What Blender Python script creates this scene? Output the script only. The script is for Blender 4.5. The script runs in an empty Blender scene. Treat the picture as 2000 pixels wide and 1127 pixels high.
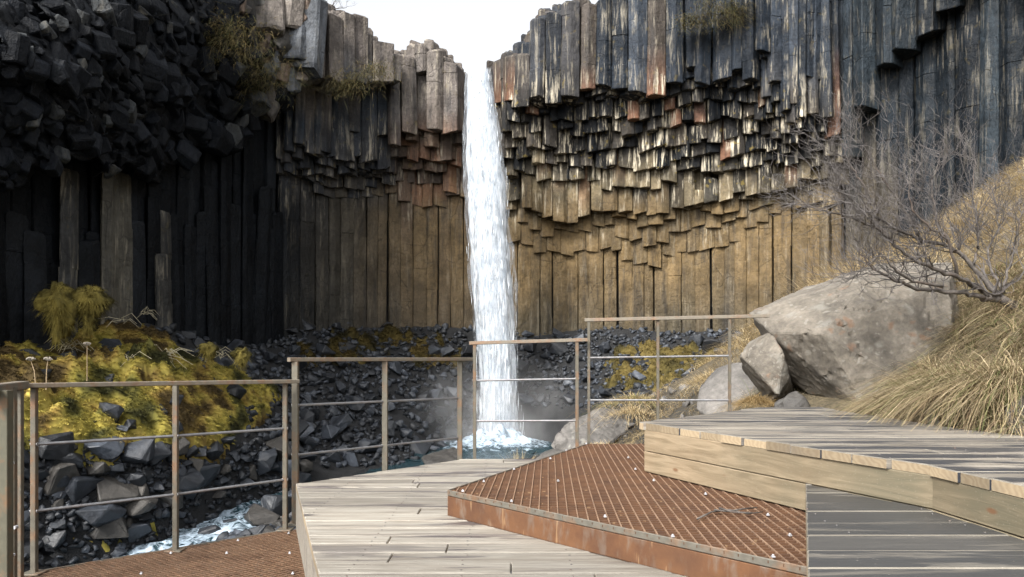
import bpy, bmesh, math, random
import numpy as np
from mathutils import Vector, Matrix, Euler
from mathutils import noise as mnoise

R = math.radians
sc = bpy.context.scene
COL = sc.collection
F, HOR = 1500.0, 690.0            # focal length and horizon in photo pixels

# ------------------------------------------------------------------ camera, sky, sun, exposure
cam_d = bpy.data.cameras.new('camera')
cam = bpy.data.objects.new('camera', cam_d); COL.objects.link(cam)
cam.location = (0, 0, 0); cam.rotation_euler = (R(90), 0, 0)
cam_d.sensor_width = 36; cam_d.lens = 27; cam_d.shift_y = 0.0632
cam_d.clip_start = 0.05; cam_d.clip_end = 3000
sc.camera = cam

SUN_EL, SUN_AZ = 42.0, 215.0       # azimuth clockwise from +Y: behind the viewer, to the left
world = bpy.data.worlds.new('World'); sc.world = world; world.use_nodes = True
wn = world.node_tree; wn.nodes.clear()
w_out = wn.nodes.new('ShaderNodeOutputWorld'); w_bg = wn.nodes.new('ShaderNodeBackground')
w_sky = wn.nodes.new('ShaderNodeTexSky'); w_hs = wn.nodes.new('ShaderNodeHueSaturation')
w_sky.sky_type = 'NISHITA'; w_sky.sun_disc = False
w_sky.sun_elevation = R(SUN_EL); w_sky.sun_rotation = R(SUN_AZ)
w_sky.dust_density = 5.0; w_sky.air_density = 1.0; w_sky.ozone_density = 1.0
w_hs.inputs['Saturation'].default_value = 0.16
wn.links.new(w_sky.outputs[0], w_hs.inputs['Color'])
wn.links.new(w_hs.outputs[0], w_bg.inputs[0]); w_bg.inputs[1].default_value = 0.15
wn.links.new(w_bg.outputs[0], w_out.inputs[0])

sun_d = bpy.data.lights.new('sun', 'SUN'); sun_d.energy = 1.85; sun_d.angle = R(12); sun_d.color = (1.0, 0.965, 0.915)
sun = bpy.data.objects.new('sun', sun_d); COL.objects.link(sun)
_to = Vector((math.sin(R(SUN_AZ)) * math.cos(R(SUN_EL)), math.cos(R(SUN_AZ)) * math.cos(R(SUN_EL)), math.sin(R(SUN_EL))))
sun.rotation_euler = _to.to_track_quat('Z', 'Y').to_euler()
sun.location = _to * 60

sc.view_settings.view_transform = 'Standard'; sc.view_settings.look = 'None'
sc.view_settings.exposure = 1.32; sc.view_settings.gamma = 1.0
sc.view_settings.use_curve_mapping = False
sc.render.engine = 'CYCLES'
cy = sc.cycles
cy.max_bounces = 6; cy.diffuse_bounces = 3; cy.glossy_bounces = 2; cy.transmission_bounces = 3
cy.transparent_max_bounces = 16; cy.volume_bounces = 1
cy.caustics_reflective = False; cy.caustics_refractive = False
cy.use_denoising = True

# ------------------------------------------------------------------ helpers
rng = random.Random(7); nr = np.random.default_rng(7)

def px(u, y, Y):
    return Vector(((u - 1000) / F * Y, Y, (HOR - y) / F * Y))
def on_plane(u, y, z):             # point of a level surface seen at (u, y)
    Y = -z * F / (y - HOR)
    return Vector(((u - 1000) / F * Y, Y, z))
def lerp_tab(tab, x):
    return float(np.interp(x, [a for a, b in tab], [b for a, b in tab]))
def smooth(a, b, x):
    t = min(1, max(0, (x - a) / (b - a))); return t * t * (3 - 2 * t)
def npsmooth(a, b, x):
    t = np.clip((x - a) / (b - a), 0, 1); return t * t * (3 - 2 * t)

def vnoise(P, seed=0):             # vectorised value noise, P (n,3) -> (n,) in -1..1
    P = np.asarray(P, float); I = np.floor(P).astype(np.int64); f = P - I; f = f * f * (3 - 2 * f)
    def h(d):
        q = I + np.array(d)
        n = (q[:, 0] * 374761393 + q[:, 1] * 668265263 + q[:, 2] * 2147483647 + seed * 1274126177) & 0xffffffff
        n = ((n ^ (n >> 13)) * 1274126177) & 0xffffffff
        n = n ^ (n >> 16)
        return (n & 0xffff) / 32767.5 - 1
    x, y, z = f[:, 0], f[:, 1], f[:, 2]
    a = h((0,0,0))*(1-x)+h((1,0,0))*x; b = h((0,1,0))*(1-x)+h((1,1,0))*x
    c = h((0,0,1))*(1-x)+h((1,0,1))*x; d = h((0,1,1))*(1-x)+h((1,1,1))*x
    return (a*(1-y)+b*y)*(1-z) + (c*(1-y)+d*y)*z
def fbm(P, oct=4, seed=0):
    P = np.asarray(P, float); s = 0; a = 1.0; t = 0
    for i in range(oct):
        s = s + a * vnoise(P * 2**i + 17.3 * i, seed + i); t += a; a *= .5
    return s / t

def tag(o, label=None, cat=None, group=None, kind=None):
    if label: o['label'] = label
    if cat: o['category'] = cat
    if group: o['group'] = group
    if kind: o['kind'] = kind
    return o
def link(o, parent=None):
    COL.objects.link(o)
    if parent: o.parent = parent
    return o
def empty(name, loc=(0, 0, 0)):
    o = bpy.data.objects.new(name, None); o.location = loc; o.empty_display_size = .1
    COL.objects.link(o); return o
def make(name, V, Fc, m, parent=None, smooth_=False, cols=None):
    """mesh object from vertices and faces (list, or int array of equal faces)"""
    me = bpy.data.meshes.new(name)
    if isinstance(Fc, np.ndarray):
        V = np.asarray(V, np.float32); nf, k = Fc.shape
        me.vertices.add(len(V)); me.vertices.foreach_set('co', V.ravel())
        me.loops.add(nf * k); me.loops.foreach_set('vertex_index', Fc.astype(np.int32).ravel())
        me.polygons.add(nf)
        me.polygons.foreach_set('loop_start', np.arange(0, nf * k, k, dtype=np.int32))
        me.update(calc_edges=True)
    else:
        me.from_pydata([tuple(v) for v in V], [], Fc); me.update()
    if cols is not None:
        a = me.color_attributes.new('Col', 'FLOAT_COLOR', 'POINT')
        a.data.foreach_set('color', np.asarray(cols, np.float32).ravel())
    if smooth_:
        me.polygons.foreach_set('use_smooth', np.ones(len(me.polygons), bool))
    if m: me.materials.append(m)
    o = bpy.data.objects.new(name, me)
    return link(o, parent)
def from_bm(name, bm, m, parent=None, smooth_=False):
    me = bpy.data.meshes.new(name); bm.to_mesh(me); bm.free()
    if smooth_: me.polygons.foreach_set('use_smooth', np.ones(len(me.polygons), bool))
    if m: me.materials.append(m)
    return link(bpy.data.objects.new(name, me), parent)
def box_data(a, b, w, h, up=Vector((0, 0, 1)), bev=0.0):
    """bar from a to b, width w (sideways), height h (along up, centred), as vertices and faces"""
    a, b = Vector(a), Vector(b); d = (b - a).normalized(); s = d.cross(up).normalized(); t = s.cross(d)
    V = []; c = bev
    ring = [(-w/2 + c, -h/2), (w/2 - c, -h/2), (w/2, -h/2 + c), (w/2, h/2 - c), (w/2 - c, h/2), (-w/2 + c, h/2), (-w/2, h/2 - c), (-w/2, -h/2 + c)] if c else [(-w/2, -h/2), (w/2, -h/2), (w/2, h/2), (-w/2, h/2)]
    for p in (a, b):
        for x, y in ring: V.append(p + s * x + t * y)
    n = len(ring)
    Fc = [[i, (i+1) % n, n + (i+1) % n, n + i] for i in range(n)] + [list(range(n))[::-1], list(range(n, 2*n))]
    return V, Fc
def tube_data(pts, rads, n=6):
    V, Fc = [], []; up = Vector((0.31, 0.17, 0.93)).normalized()
    for i, p in enumerate(pts):
        d = (pts[min(i+1, len(pts)-1)] - pts[max(i-1, 0)])
        if d.length < 1e-9: d = Vector((0, 0, 1))
        d.normalize(); s = d.cross(up)
        if s.length < 1e-3: s = d.cross(Vector((1, 0, 0)))
        s.normalize(); t = d.cross(s)
        for k in range(n):
            a = 2*math.pi*k/n; V.append(p + (s*math.cos(a) + t*math.sin(a)) * rads[i])
    for i in range(len(pts)-1):
        for k in range(n):
            Fc.append([i*n+k, i*n+(k+1) % n, (i+1)*n+(k+1) % n, (i+1)*n+k])
    Fc.append(list(range(n))[::-1]); m = (len(pts)-1)*n; Fc.append([m+k for k in range(n)])
    return V, Fc
def merge(parts):
    V, Fc = [], []
    for v, f in parts:
        o = len(V); V += list(v); Fc += [[i+o for i in q] for q in f]
    return V, Fc
def clip_poly(poly, nx, ny, d):     # keep the side nx*x + ny*y <= d
    out = []; n = len(poly)
    for i in range(n):
        p, q = poly[i], poly[(i+1) % n]; a = nx*p[0]+ny*p[1]-d; b = nx*q[0]+ny*q[1]-d
        if a <= 0: out.append(p)
        if (a < 0 and b > 0) or (a > 0 and b < 0):
            t = a/(a-b); out.append((p[0]+(q[0]-p[0])*t, p[1]+(q[1]-p[1])*t))
    return out
def prism(poly, z0, z1, bev=0.0):
    n = len(poly)
    if sum(poly[i][0]*poly[(i+1) % n][1]-poly[(i+1) % n][0]*poly[i][1] for i in range(n)) < 0: poly = poly[::-1]
    V = []; rings = [(z0, 0)] + ([(z1-bev, 0), (z1, bev)] if bev else [(z1, 0)])
    cx = sum(p[0] for p in poly)/n; cy_ = sum(p[1] for p in poly)/n
    for z, ins in rings:
        for x, y in poly:
            dx, dy = x-cx, y-cy_
            ax = max(0, abs(dx)-ins); ay = max(0, abs(dy)-ins)
            V.append((cx+math.copysign(ax, dx), cy_+math.copysign(ay, dy), z))
    Fc = [list(range(n))[::-1]]
    for r in range(len(rings)-1):
        for i in range(n): Fc.append([r*n+i, r*n+(i+1) % n, (r+1)*n+(i+1) % n, (r+1)*n+i])
    Fc.append([(len(rings)-1)*n+i for i in range(n)])
    return V, Fc

# ------------------------------------------------------------------ materials
class M:
    def __init__(s, name):
        s.m = bpy.data.materials.new(name); s.m.use_nodes = True; s.t = s.m.node_tree; s.b = s.t.nodes['Principled BSDF']; s.out = s.t.nodes['Material Output']
        s.pos = None
    def n(s, kind, **kw):
        nd = s.t.nodes.new('ShaderNode' + kind)
        for k, v in kw.items():
            if k.startswith('i_'):
                key = k[2:]; key = int(key) if key.isdigit() else key
                s.put(nd.inputs[key], v)
            else: setattr(nd, k, v)
        return nd
    def put(s, sock, v):
        if isinstance(v, bpy.types.NodeSocket): s.t.links.new(v, sock)
        else: sock.default_value = v
    def P(s, scale=(1, 1, 1), rot=(0, 0, 0), obj=False):
        src = s.n('TexCoord').outputs['Object'] if obj else s.n('NewGeometry').outputs['Position']
        mp = s.n('Mapping'); s.put(mp.inputs[0], src); mp.inputs['Scale'].default_value = scale; mp.inputs['Rotation'].default_value = rot
        return mp.outputs[0]
    def noise(s, vec, scale, detail=4, rough=.55, dist=0):
        nd = s.n('TexNoise'); s.put(nd.inputs['Vector'], vec)
        nd.inputs['Scale'].default_value = scale; nd.inputs['Detail'].default_value = detail
        nd.inputs['Roughness'].default_value = rough; nd.inputs['Distortion'].default_value = dist
        return nd.outputs[0]
    def voro(s, vec, scale, feature='F1', out='Distance', rand=1.0):
        nd = s.n('TexVoronoi'); nd.feature = feature; s.put(nd.inputs['Vector'], vec); nd.inputs['Scale'].default_value = scale
        nd.inputs['Randomness'].default_value = rand
        return nd.outputs[out]
    def ramp(s, fac, stops, interp='LINEAR'):
        nd = s.n('ValToRGB'); s.put(nd.inputs[0], fac); cr = nd.color_ramp; cr.interpolation = interp
        while len(cr.elements) > 1: cr.elements.remove(cr.elements[-1])
        for i, (p, c) in enumerate(stops):
            e = cr.elements[0] if i == 0 else cr.elements.new(p)
            e.position = p; e.color = (c, c, c, 1) if not isinstance(c, tuple) else (*c[:3], 1)
        return nd.outputs[0]
    def mix(s, f, a, b, mode='MIX'):
        nd = s.n('Mix', data_type='RGBA', blend_type=mode)
        s.put(nd.inputs[0], f); s.put(nd.inputs[6], a if isinstance(a, bpy.types.NodeSocket) else (*a, 1)); s.put(nd.inputs[7], b if isinstance(b, bpy.types.NodeSocket) else (*b, 1))
        return nd.outputs[2]
    def math(s, op, a, b=0.0, clamp=False):
        nd = s.n('Math', operation=op, use_clamp=clamp); s.put(nd.inputs[0], a); s.put(nd.inputs[1], b); return nd.outputs[0]
    def col(s): 
        nd = s.n('VertexColor', layer_name='Col'); return nd.outputs[0], nd.outputs[1]
    def bump(s, h, strength=.5, dist=.02, prev=None):
        nd = s.n('Bump'); nd.inputs['Strength'].default_value = strength; nd.inputs['Distance'].default_value = dist; s.put(nd.inputs['Height'], h)
        if prev: s.put(nd.inputs['Normal'], prev)
        return nd.outputs[0]
    def fin(s, color=None, rough=None, normal=None, metal=None, spec=None):
        for k, v in (('Base Color', color), ('Roughness', rough), ('Normal', normal), ('Metallic', metal), ('Specular IOR Level', spec)):
            if v is not None:
                s.put(s.b.inputs[k], (*v, 1) if isinstance(v, tuple) and k == 'Base Color' else v)
        return s.m

def basalt_mat():
    k = M('basalt'); c, a = k.col(); p = k.P()
    island = k.n('NewGeometry').outputs['Random Per Island']
    big = k.noise(p, .9, 4, .6); fine = k.noise(p, 7, 5, .65)
    mul = k.math('MULTIPLY', k.ramp(big, [(.25, .5), (.75, 1.5)]), k.ramp(fine, [(.2, .55), (.8, 1.4)]))
    mul = k.math('MULTIPLY', mul, k.ramp(island, [(0, .32), (1, .80)]))
    cc = k.mix(1.0, c, k.n('CombineColor', i_0=mul, i_1=mul, i_2=mul).outputs[0], 'MULTIPLY')
    # pale mineral runs down the faces
    st = k.noise(k.P((3.6, 3.6, .33)), 1.5, 5, .7, .3)
    st2 = k.noise(k.P((1, 1, .8)), 1.1, 3)
    sm = k.math('MULTIPLY', k.ramp(st, [(.52, 0.0), (.62, 1.0)]), k.ramp(st2, [(.38, 0.0), (.6, 1.0)]))
    sm = k.math('MULTIPLY', sm, a, True)
    cc = k.mix(sm, cc, (.62, .55, .42))
    # black wet runs
    dk = k.noise(k.P((2.2, 2.2, .2)), 1.1, 4, .6)
    cc = k.mix(k.math('MULTIPLY', k.ramp(dk, [(.54, 0.0), (.64, 1.0)]), .45), cc, (.012, .014, .017))
    # hairline cracks
    wv = k.mix(.16, k.P((1.0, 1.0, .5)), k.n('TexNoise', i_Scale=2.0).outputs['Color'])
    crk = k.math('MULTIPLY', k.ramp(k.voro(wv, 1.5, 'DISTANCE_TO_EDGE'), [(.004, 1.0), (.02, 0.0)]), k.ramp(k.noise(p, .6, 2), [(.45, 0.0), (.55, 1.0)]))
    cc = k.mix(k.math('MULTIPLY', crk, .4), cc, (.008, .008, .009))
    lich = k.noise(p, 3.1, 3, .5)
    cc = k.mix(k.math('MULTIPLY', k.ramp(lich, [(.64, 0.0), (.72, 1.0)]), k.math('MULTIPLY', a, .8, True)), cc, (.16, .12, .035))
    h1 = k.noise(k.P((1.2, 1.2, 9)), 2.0, 4, .6); h2 = k.noise(p, 5, 6, .7)
    nrm = k.bump(k.noise(k.P((1, 1, .6)), 1.7, 5, .6), .7, .22); nrm = k.bump(h2, .6, .07, nrm); nrm = k.bump(h1, .4, .03, nrm)
    nrm = k.bump(k.math('SUBTRACT', 1.0, crk), .35, .03, nrm)
    return k.fin(cc, k.ramp(fine, [(.3, .42), (.7, .75)]), nrm, spec=.14)
def rock_mat(name, base, var=.5, scale=1.0, rough=(.45, .8), lichen=None, bumpd=.05, rv=((0, .4), (.8, 1.2), (1, 2.0))):
    k = M(name); p = k.P()
    oi = k.n('ObjectInfo').outputs['Random']
    isl = k.n('NewGeometry').outputs['Random Per Island']
    r = k.math('FRACT', k.math('ADD', oi, isl))
    big = k.noise(p, 1.3*scale, 5, .65); fine = k.noise(p, 9*scale, 5, .65)
    d = tuple(x*(1-var) for x in base); l = tuple(min(1, x*(1+var)) for x in base)
    cc = k.mix(k.ramp(big, [(.3, 0.0), (.7, 1.0)]), d, l)
    g = k.math('MULTIPLY', k.ramp(fine, [(.25, .65), (.75, 1.35)]), k.ramp(r, list(rv)))
    cc = k.mix(1.0, cc, k.n('CombineColor', i_0=g, i_1=g, i_2=g).outputs[0], 'MULTIPLY')
    if lichen:
        for sc_, colr, lo, hi, dist in lichen:
            wob = k.mix(.25, p, k.n('TexNoise', i_Scale=5.0*scale, i_Detail=4.0).outputs['Color'])
            v = k.voro(wob, sc_); nz = k.noise(p, sc_*.35, 2)
            m1 = k.ramp(v, [(lo, 1.0), (hi, 0.0)]); m2 = k.ramp(nz, [(dist, 0.0), (dist+.06, 1.0)])
            cc = k.mix(k.math('MULTIPLY', k.math('MULTIPLY', m1, m2), .6), cc, colr)
    nrm = k.bump(k.noise(p, 4*scale, 7, .7), .6, bumpd); nrm = k.bump(k.noise(p, 28*scale, 4, .7), .45, .012, nrm)
    return k.fin(cc, k.ramp(fine, [(.3, rough[0]), (.7, rough[1])]), nrm)
def vcol_mat(name, rough=.8, trans=0.0, var=(.7, 1.3)):
    k = M(name); c, a = k.col(); g = k.ramp(k.noise(k.P(), 6, 3), [(.25, var[0]), (.75, var[1])])
    cc = k.mix(1.0, c, k.n('CombineColor', i_0=g, i_1=g, i_2=g).outputs[0], 'MULTIPLY')
    k.fin(cc, rough, spec=.25)
    if trans:
        tr = k.n('BsdfTranslucent'); k.put(tr.inputs[0], cc)
        mx = k.n('MixShader', i_0=trans); k.put(mx.inputs[1], k.b.outputs[0]); k.put(mx.inputs[2], tr.outputs[0]); k.put(k.out.inputs[0], mx.outputs[0])
    return k.m
def wood_mat(name, pale, dark, wet, wet_lo, wet_col, rough=.7, gl=.35, knots=True):
    k = M(name); r = k.n('ObjectInfo').outputs['Random']
    off = k.n('CombineXYZ', i_0=k.math('MULTIPLY', r, 37.0), i_1=k.math('MULTIPLY', r, 11.0)).outputs[0]
    base = k.n('NewGeometry').outputs['Position']
    v = k.n('VectorMath', operation='ADD'); k.put(v.inputs[0], base); k.put(v.inputs[1], off)
    mp = k.n('Mapping'); k.put(mp.inputs[0], v.outputs[0]); mp.inputs['Scale'].default_value = (1.1, 16, 16)
    grain = k.noise(mp.outputs[0], 1.6, 6, .65, .3)
    mp2 = k.n('Mapping'); k.put(mp2.inputs[0], v.outputs[0]); mp2.inputs['Scale'].default_value = (2.2, 60, 60)
    fib = k.noise(mp2.outputs[0], 2.0, 4, .6)
    cc = k.mix(k.ramp(grain, [(.32, 0.0), (.62, 1.0)]), dark, pale)
    g = k.math('MULTIPLY', k.ramp(fib, [(.3, .72), (.7, 1.15)]), k.ramp(r, [(0, .72), (1, 1.15)]))
    cc = k.mix(1.0, cc, k.n('CombineColor', i_0=g, i_1=g, i_2=g).outputs[0], 'MULTIPLY')
    mp3 = k.n('Mapping'); k.put(mp3.inputs[0], base); mp3.inputs['Scale'].default_value = (.62, 5.0, 1)
    st = k.noise(mp3.outputs[0], 1.5, 5, .62, .4)
    wm = k.ramp(st, [(wet_lo, 0.0), (wet_lo+.06, 1.0)])
    wm = k.math('MULTIPLY', wm, wet)
    # stains keep to single boards
    wm = k.math('MULTIPLY', wm, k.ramp(k.math('FRACT', k.math('MULTIPLY', r, 7.13)), [(0, .45), (.5, 1.0), (1, 1.0)]))
    cc = k.mix(wm, cc, wet_col)
    spk = k.voro(base, 34); spm = k.math('MULTIPLY', k.ramp(spk, [(.07, 1.0), (.12, 0.0)]), k.ramp(k.noise(base, 5, 2), [(.55, 0.0), (.62, .7)]))
    cc = k.mix(spm, cc, (.42, .39, .33))
    nrm = k.bump(grain, .35, .012); nrm = k.bump(fib, .4, .005, nrm)
    ro = k.n('MapRange', i_0=wm, i_3=rough, i_4=gl).outputs[0]
    return k.fin(cc, ro, nrm, spec=.4)
def riser_mat():
    k = M('riser_wood'); p0 = k.n('NewGeometry').outputs['Position']; r = k.n('ObjectInfo').outputs['Random']
    v = k.n('VectorMath', operation='ADD'); k.put(v.inputs[0], p0); k.put(v.inputs[1], k.n('CombineXYZ', i_2=k.math('MULTIPLY', r, 9.0)).outputs[0])
    mp = k.n('Mapping'); k.put(mp.inputs[0], v.outputs[0]); mp.inputs['Scale'].default_value = (1.0, 1.0, 11)
    g = k.noise(mp.outputs[0], 2.2, 5, .6, 1.2)
    cc = k.mix(k.ramp(g, [(.35, 0.0), (.65, 1.0)]), (.185, .13, .075), (.31, .235, .15))
    # grey-green tone, stronger towards the right-hand end
    wz = k.noise(p0, .9, 4, .6); sx = k.n('SeparateXYZ'); k.put(sx.inputs[0], p0)
    wx = k.n('MapRange', i_0=sx.outputs[0], i_1=1.15, i_2=1.9).outputs[0]
    wm = k.math('MULTIPLY', k.math('ADD', k.math('MULTIPLY', wx, .75), k.ramp(wz, [(.45, 0.0), (.7, .5)]), True), k.ramp(g, [(.2, 1.0), (.8, .65)]))
    cc = k.mix(wm, cc, (.105, .095, .062))
    mk = k.n('Mapping'); k.put(mk.inputs[0], v.outputs[0]); mk.inputs['Scale'].default_value = (1.0, 1.0, 2.4)
    kn = k.voro(mk.outputs[0], 3.2); cc = k.mix(k.ramp(kn, [(.06, .85), (.13, 0.0)]), cc, (.13, .06, .025))
    dots = k.voro(p0, 60); cc = k.mix(k.math('MULTIPLY', k.ramp(dots, [(.1, 1.0), (.2, 0.0)]), .5), cc, (.25, .22, .17))
    return k.fin(cc, .75, k.bump(g, .3, .01))
def rust_mat(name, a=(.075, .03, .012), b=(.15, .068, .027), grey=.4, rough=.75, sc_=4.0):
    k = M(name); p = k.P(); n1 = k.noise(p, sc_, 6, .7); n2 = k.noise(k.P((1, 1, .35)), sc_*3.5, 4, .6)
    cc = k.mix(k.ramp(n1, [(.3, 0.0), (.7, 1.0)]), a, b)
    cc = k.mix(k.math('MULTIPLY', k.ramp(n2, [(.52, 0.0), (.66, 1.0)]), grey), cc, (.17, .155, .13))
    cc = k.mix(k.ramp(k.noise(p, sc_*.6, 3), [(.5, 0.0), (.75, .6)]), cc, (.045, .02, .011))
    # the odd pale drip
    d = k.noise(k.P((22, 22, 2.5)), 1.2, 2); cc = k.mix(k.math('MULTIPLY', k.ramp(d, [(.66, 0.0), (.7, 1.0)]), .55), cc, (.27, .17, .09))
    return k.fin(cc, rough, k.bump(n2, .3, .004), metal=.1)
def steel_mat(name, c=(.24, .225, .19), rough=.45, rust=.35, metal=.55):
    k = M(name); p = k.P(); n1 = k.noise(p, 7, 5, .65); n2 = k.noise(p, 35, 3)
    cc = k.mix(k.ramp(n1, [(.48, 0.0), (.68, rust)]), c, (.22, .10, .04))
    cc = k.mix(k.ramp(n2, [(.4, 0.0), (.7, .35)]), cc, tuple(x*1.8 for x in c))
    return k.fin(cc, k.ramp(n2, [(.3, rough), (.7, rough+.2)]), k.bump(n2, .2, .002), metal=metal)

def end_mat():
    k = M('board_ends'); p = k.P((1, 1, 1)); r = k.n('ObjectInfo').outputs['Random']
    wv = k.n('TexWave', wave_type='RINGS', i_Scale=9.0, i_Distortion=9.0); k.put(wv.inputs[0], k.P((1, 1, 2.2)))
    cc = k.mix(wv.outputs[1], (.245, .185, .115), (.30, .235, .15)); g = k.ramp(r, [(0, .55), (1, 1.2)])
    cc = k.mix(1.0, cc, k.n('CombineColor', i_0=g, i_1=g, i_2=g).outputs[0], 'MULTIPLY')
    return k.fin(k.mix(k.ramp(k.noise(p, 3, 4), [(.5, 0.0), (.7, .6)]), cc, (.12, .10, .075)), .8, k.bump(k.noise(p, 30, 3), .3, .004))
m_end = end_mat()
m_basalt = basalt_mat()
m_scree = rock_mat('scree_rock', (.025, .029, .036), .6, 1.0, (.35, .7))
m_scree_w = rock_mat('scree_rock_brown', (.048, .044, .039), .45, 1.0, (.4, .8))
m_backing = rock_mat('cliff_rock', (.015, .016, .018), .5, .6, (.5, .9))
m_boulder = rock_mat('lichen_boulder', (.118, .103, .083), .55, 1.8, (.8, .95),
                     [(5.5, (.20, .19, .165), .22, .40, .50), (16, (.22, .205, .175), .2, .36, .49), (9, (.17, .095, .055), .16, .36, .53)], .035, ((0, .95), (1, 1.1)))
m_bank_rock = rock_mat('bank_rock', (.10, .093, .085), .5, 1.4, (.75, .95), [(7, (.26, .25, .22), .15, .34, .52)], .05, ((0, .8), (1, 1.15)))
m_moss = vcol_mat('moss', .95, .0, (.55, 1.35))
m_blade = vcol_mat('dry_grass', .8, .3)
m_bark = None

# ------------------------------------------------------------------ ground (one sheet), thin-plate surface through surveyed spots
CP = [  # (u, y, distance) as seen, turned into places
 (0,692,21.8),(150,672,24.2),(280,655,26.5),(400,672,30),(530,690,34),(640,652,37.5),(760,648,39.3),(900,652,40.4),(1000,660,41),(1200,648,41),(1450,645,39.5),(1620,610,36.8),
 (-150,800,17.5),(100,790,20.2),(200,735,22.8),(300,745,23.2),(450,780,26.5),(600,800,30.5),(750,785,34.5),(860,790,37),(-150,960,15.5),
 (100,900,18.2),(300,895,20.6),(450,895,23.4),(600,890,27.2),(740,850,32),(850,840,35),
 (90,1010,17.6),(200,1030,18.6),(330,1075,19.6),(480,1003,22.9),(565,972,24.6),(120,1120,18.2),(640,930,27.6),
 (1080,720,39),(1200,710,38.2),(1320,720,37),(1420,720,34),(1120,800,36),(1250,780,33),
 (1150,872,15.5),(1250,792,15),(1350,765,14),(1440,730,11.5),(1250,850,11.5),(1350,800,11),(1480,792,9.2),
 (1680,505,13),(1900,460,13),(2000,372,16),(2000,480,11),(1950,590,8),(1990,650,6.9),(1700,770,8.8),(1830,790,7.2),(1930,815,6.0),(2000,800,5.3),(2100,700,5.5),(2200,500,9),(1640,560,20),(1850,450,22),(2100,300,22)]
CP = [tuple(px(*c)) for c in CP]
CP += [(0,0,-2.1),(-3,0,-2.4),(-3,5,-3.4),(0,5,-2.3),(1,7,-1.75),(2.5,7,-1.3),(3.2,4.5,-.85),(3.0,2,-.75),(3.6,6,-.6),(-5,9,-4.9),(-2,11,-4.3),(0,14,-4.2),(1.2,10,-2.4),(0,22,-4.7),(3,20,-3.2),(3.6,27,-4.3),
       (-9,12,-6.2),(-13,15,-5.2),(-14,10,-5.0),(-8,4,-5),(-1.2,33.5,-5.4),(-.5,36.5,-5.3),(-3.2,34,-4.5),(1.8,34.5,-4.6),(-3,29,-4.9),(-5,27,-4.9),(2.6,31,-4.4),(5,3,.5),(6,7,1.1),(9,8,3),(5,0,.3),(10,0,4),(0,-10,-2),(-8,-10,-3),(8,-10,2),(14,12,6),(15,20,6),
       (-16,19,1.5),(-18,12,1),(-16,26,2),(-16,34,2),(-10,43,2),(0,46,2),(12,46,3),(20,36,4),(22,25,6),(-22,0,2),(20,0,7)]
CP = np.array(CP)
def _tps(d2): return np.where(d2 > 0, .5*d2*np.log(np.maximum(d2, 1e-12)), 0)
_n = len(CP); _A = np.zeros((_n+3, _n+3)); _d = ((CP[:, None, :2]-CP[None, :, :2])**2).sum(-1)
_A[:_n, :_n] = _tps(_d) + np.eye(_n)*1.2; _A[:_n, _n] = 1; _A[:_n, n1:=_n+1] = CP[:, 0]; _A[:_n, _n+2] = CP[:, 1]; _A[_n:, :_n] = _A[:_n, _n:].T
_w = np.linalg.solve(_A, np.r_[CP[:, 2], 0, 0, 0])
def tps(X, Y):
    sh = X.shape; X = X.ravel(); Y = Y.ravel(); out = np.empty(len(X))
    for i in range(0, len(X), 20000):
        a, b = X[i:i+20000], Y[i:i+20000]
        out[i:i+20000] = _tps((a[:, None]-CP[:, 0])**2+(b[:, None]-CP[:, 1])**2) @ _w[:_n] + _w[_n]+_w[_n+1]*a+_w[_n+2]*b
    return out.reshape(sh)
GX0, GX1, GY0, GY1, GS = -24.0, 24.0, -12.0, 47.0, .25
gx = np.arange(GX0, GX1+GS, GS); gy = np.arange(GY0, GY1+GS, GS)
XX, YY = np.meshgrid(gx, gy)
HH = tps(XX, YY)
_pp = np.stack([XX.ravel(), YY.ravel(), 0*XX.ravel()], 1)
HH += (fbm(_pp*.9, 4, 3)*.16 + fbm(_pp*3, 2, 9)*.05).reshape(XX.shape)
# stream bed, from the pool under the fall out past the railing
STREAM = [(-.9,36,-4.15),(-1.2,33,-4.2),(-2.4,30,-4.3),(-4.6,27,-4.45),(-7.0,24.7,-4.62),(-8.0,22.8,-4.85),(-8.8,20.2,-5.05),(-10.2,18.4,-5.3),(-12.5,16.4,-5.6),(-15,14,-5.9)]
SW = [2.6, 2.5, 1.9, 1.3, 1.15, 1.05, .95, 1.0, 1.1, 1.2]
def dens(tab, k=12):
    out = []
    for i in range(len(tab)-1):
        for j in range(k):
            t = j/k; out.append([a+(b-a)*t for a, b in zip(tab[i], tab[i+1])])
    out.append(list(tab[-1])); return np.array(out)
SD = dens([(*a, w) for a, w in zip(STREAM, SW)])
_d2 = (XX[..., None]-SD[:, 0])**2 + (YY[..., None]-SD[:, 1])**2
_i = _d2.argmin(-1); _dist = np.sqrt(_d2.min(-1)); _bed = SD[_i, 2]-.35; _ww = SD[_i, 3]
del _d2
_k = npsmooth(1.25, .75, _dist/_ww)
HH = HH*(1-_k) + np.minimum(HH, _bed)*_k
HH = np.where(_dist/_ww > 1.15, np.maximum(HH, _bed+.45), HH)
def ground(X, Y):
    X = np.clip((np.asarray(X, float)-GX0)/GS, 0, len(gx)-1.001); Y = np.clip((np.asarray(Y, float)-GY0)/GS, 0, len(gy)-1.001)
    i = X.astype(int); j = Y.astype(int); a = X-i; b = Y-j
    return (HH[j, i]*(1-a)+HH[j, i+1]*a)*(1-b) + (HH[j+1, i]*(1-a)+HH[j+1, i+1]*a)*b
def hit(u, y, y0=5.0, y1=44.0):     # where the line of sight (u, y) meets the ground
    t = np.arange(y0, y1, .06)
    z = (HOR-y)/F*t; g = ground((u-1000)/F*t, t)
    k = np.argmax(z <= g)
    if not (z <= g)[k]: return None
    Y = t[k]; return Vector(((u-1000)/F*Y, Y, float(g[k])))

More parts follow.
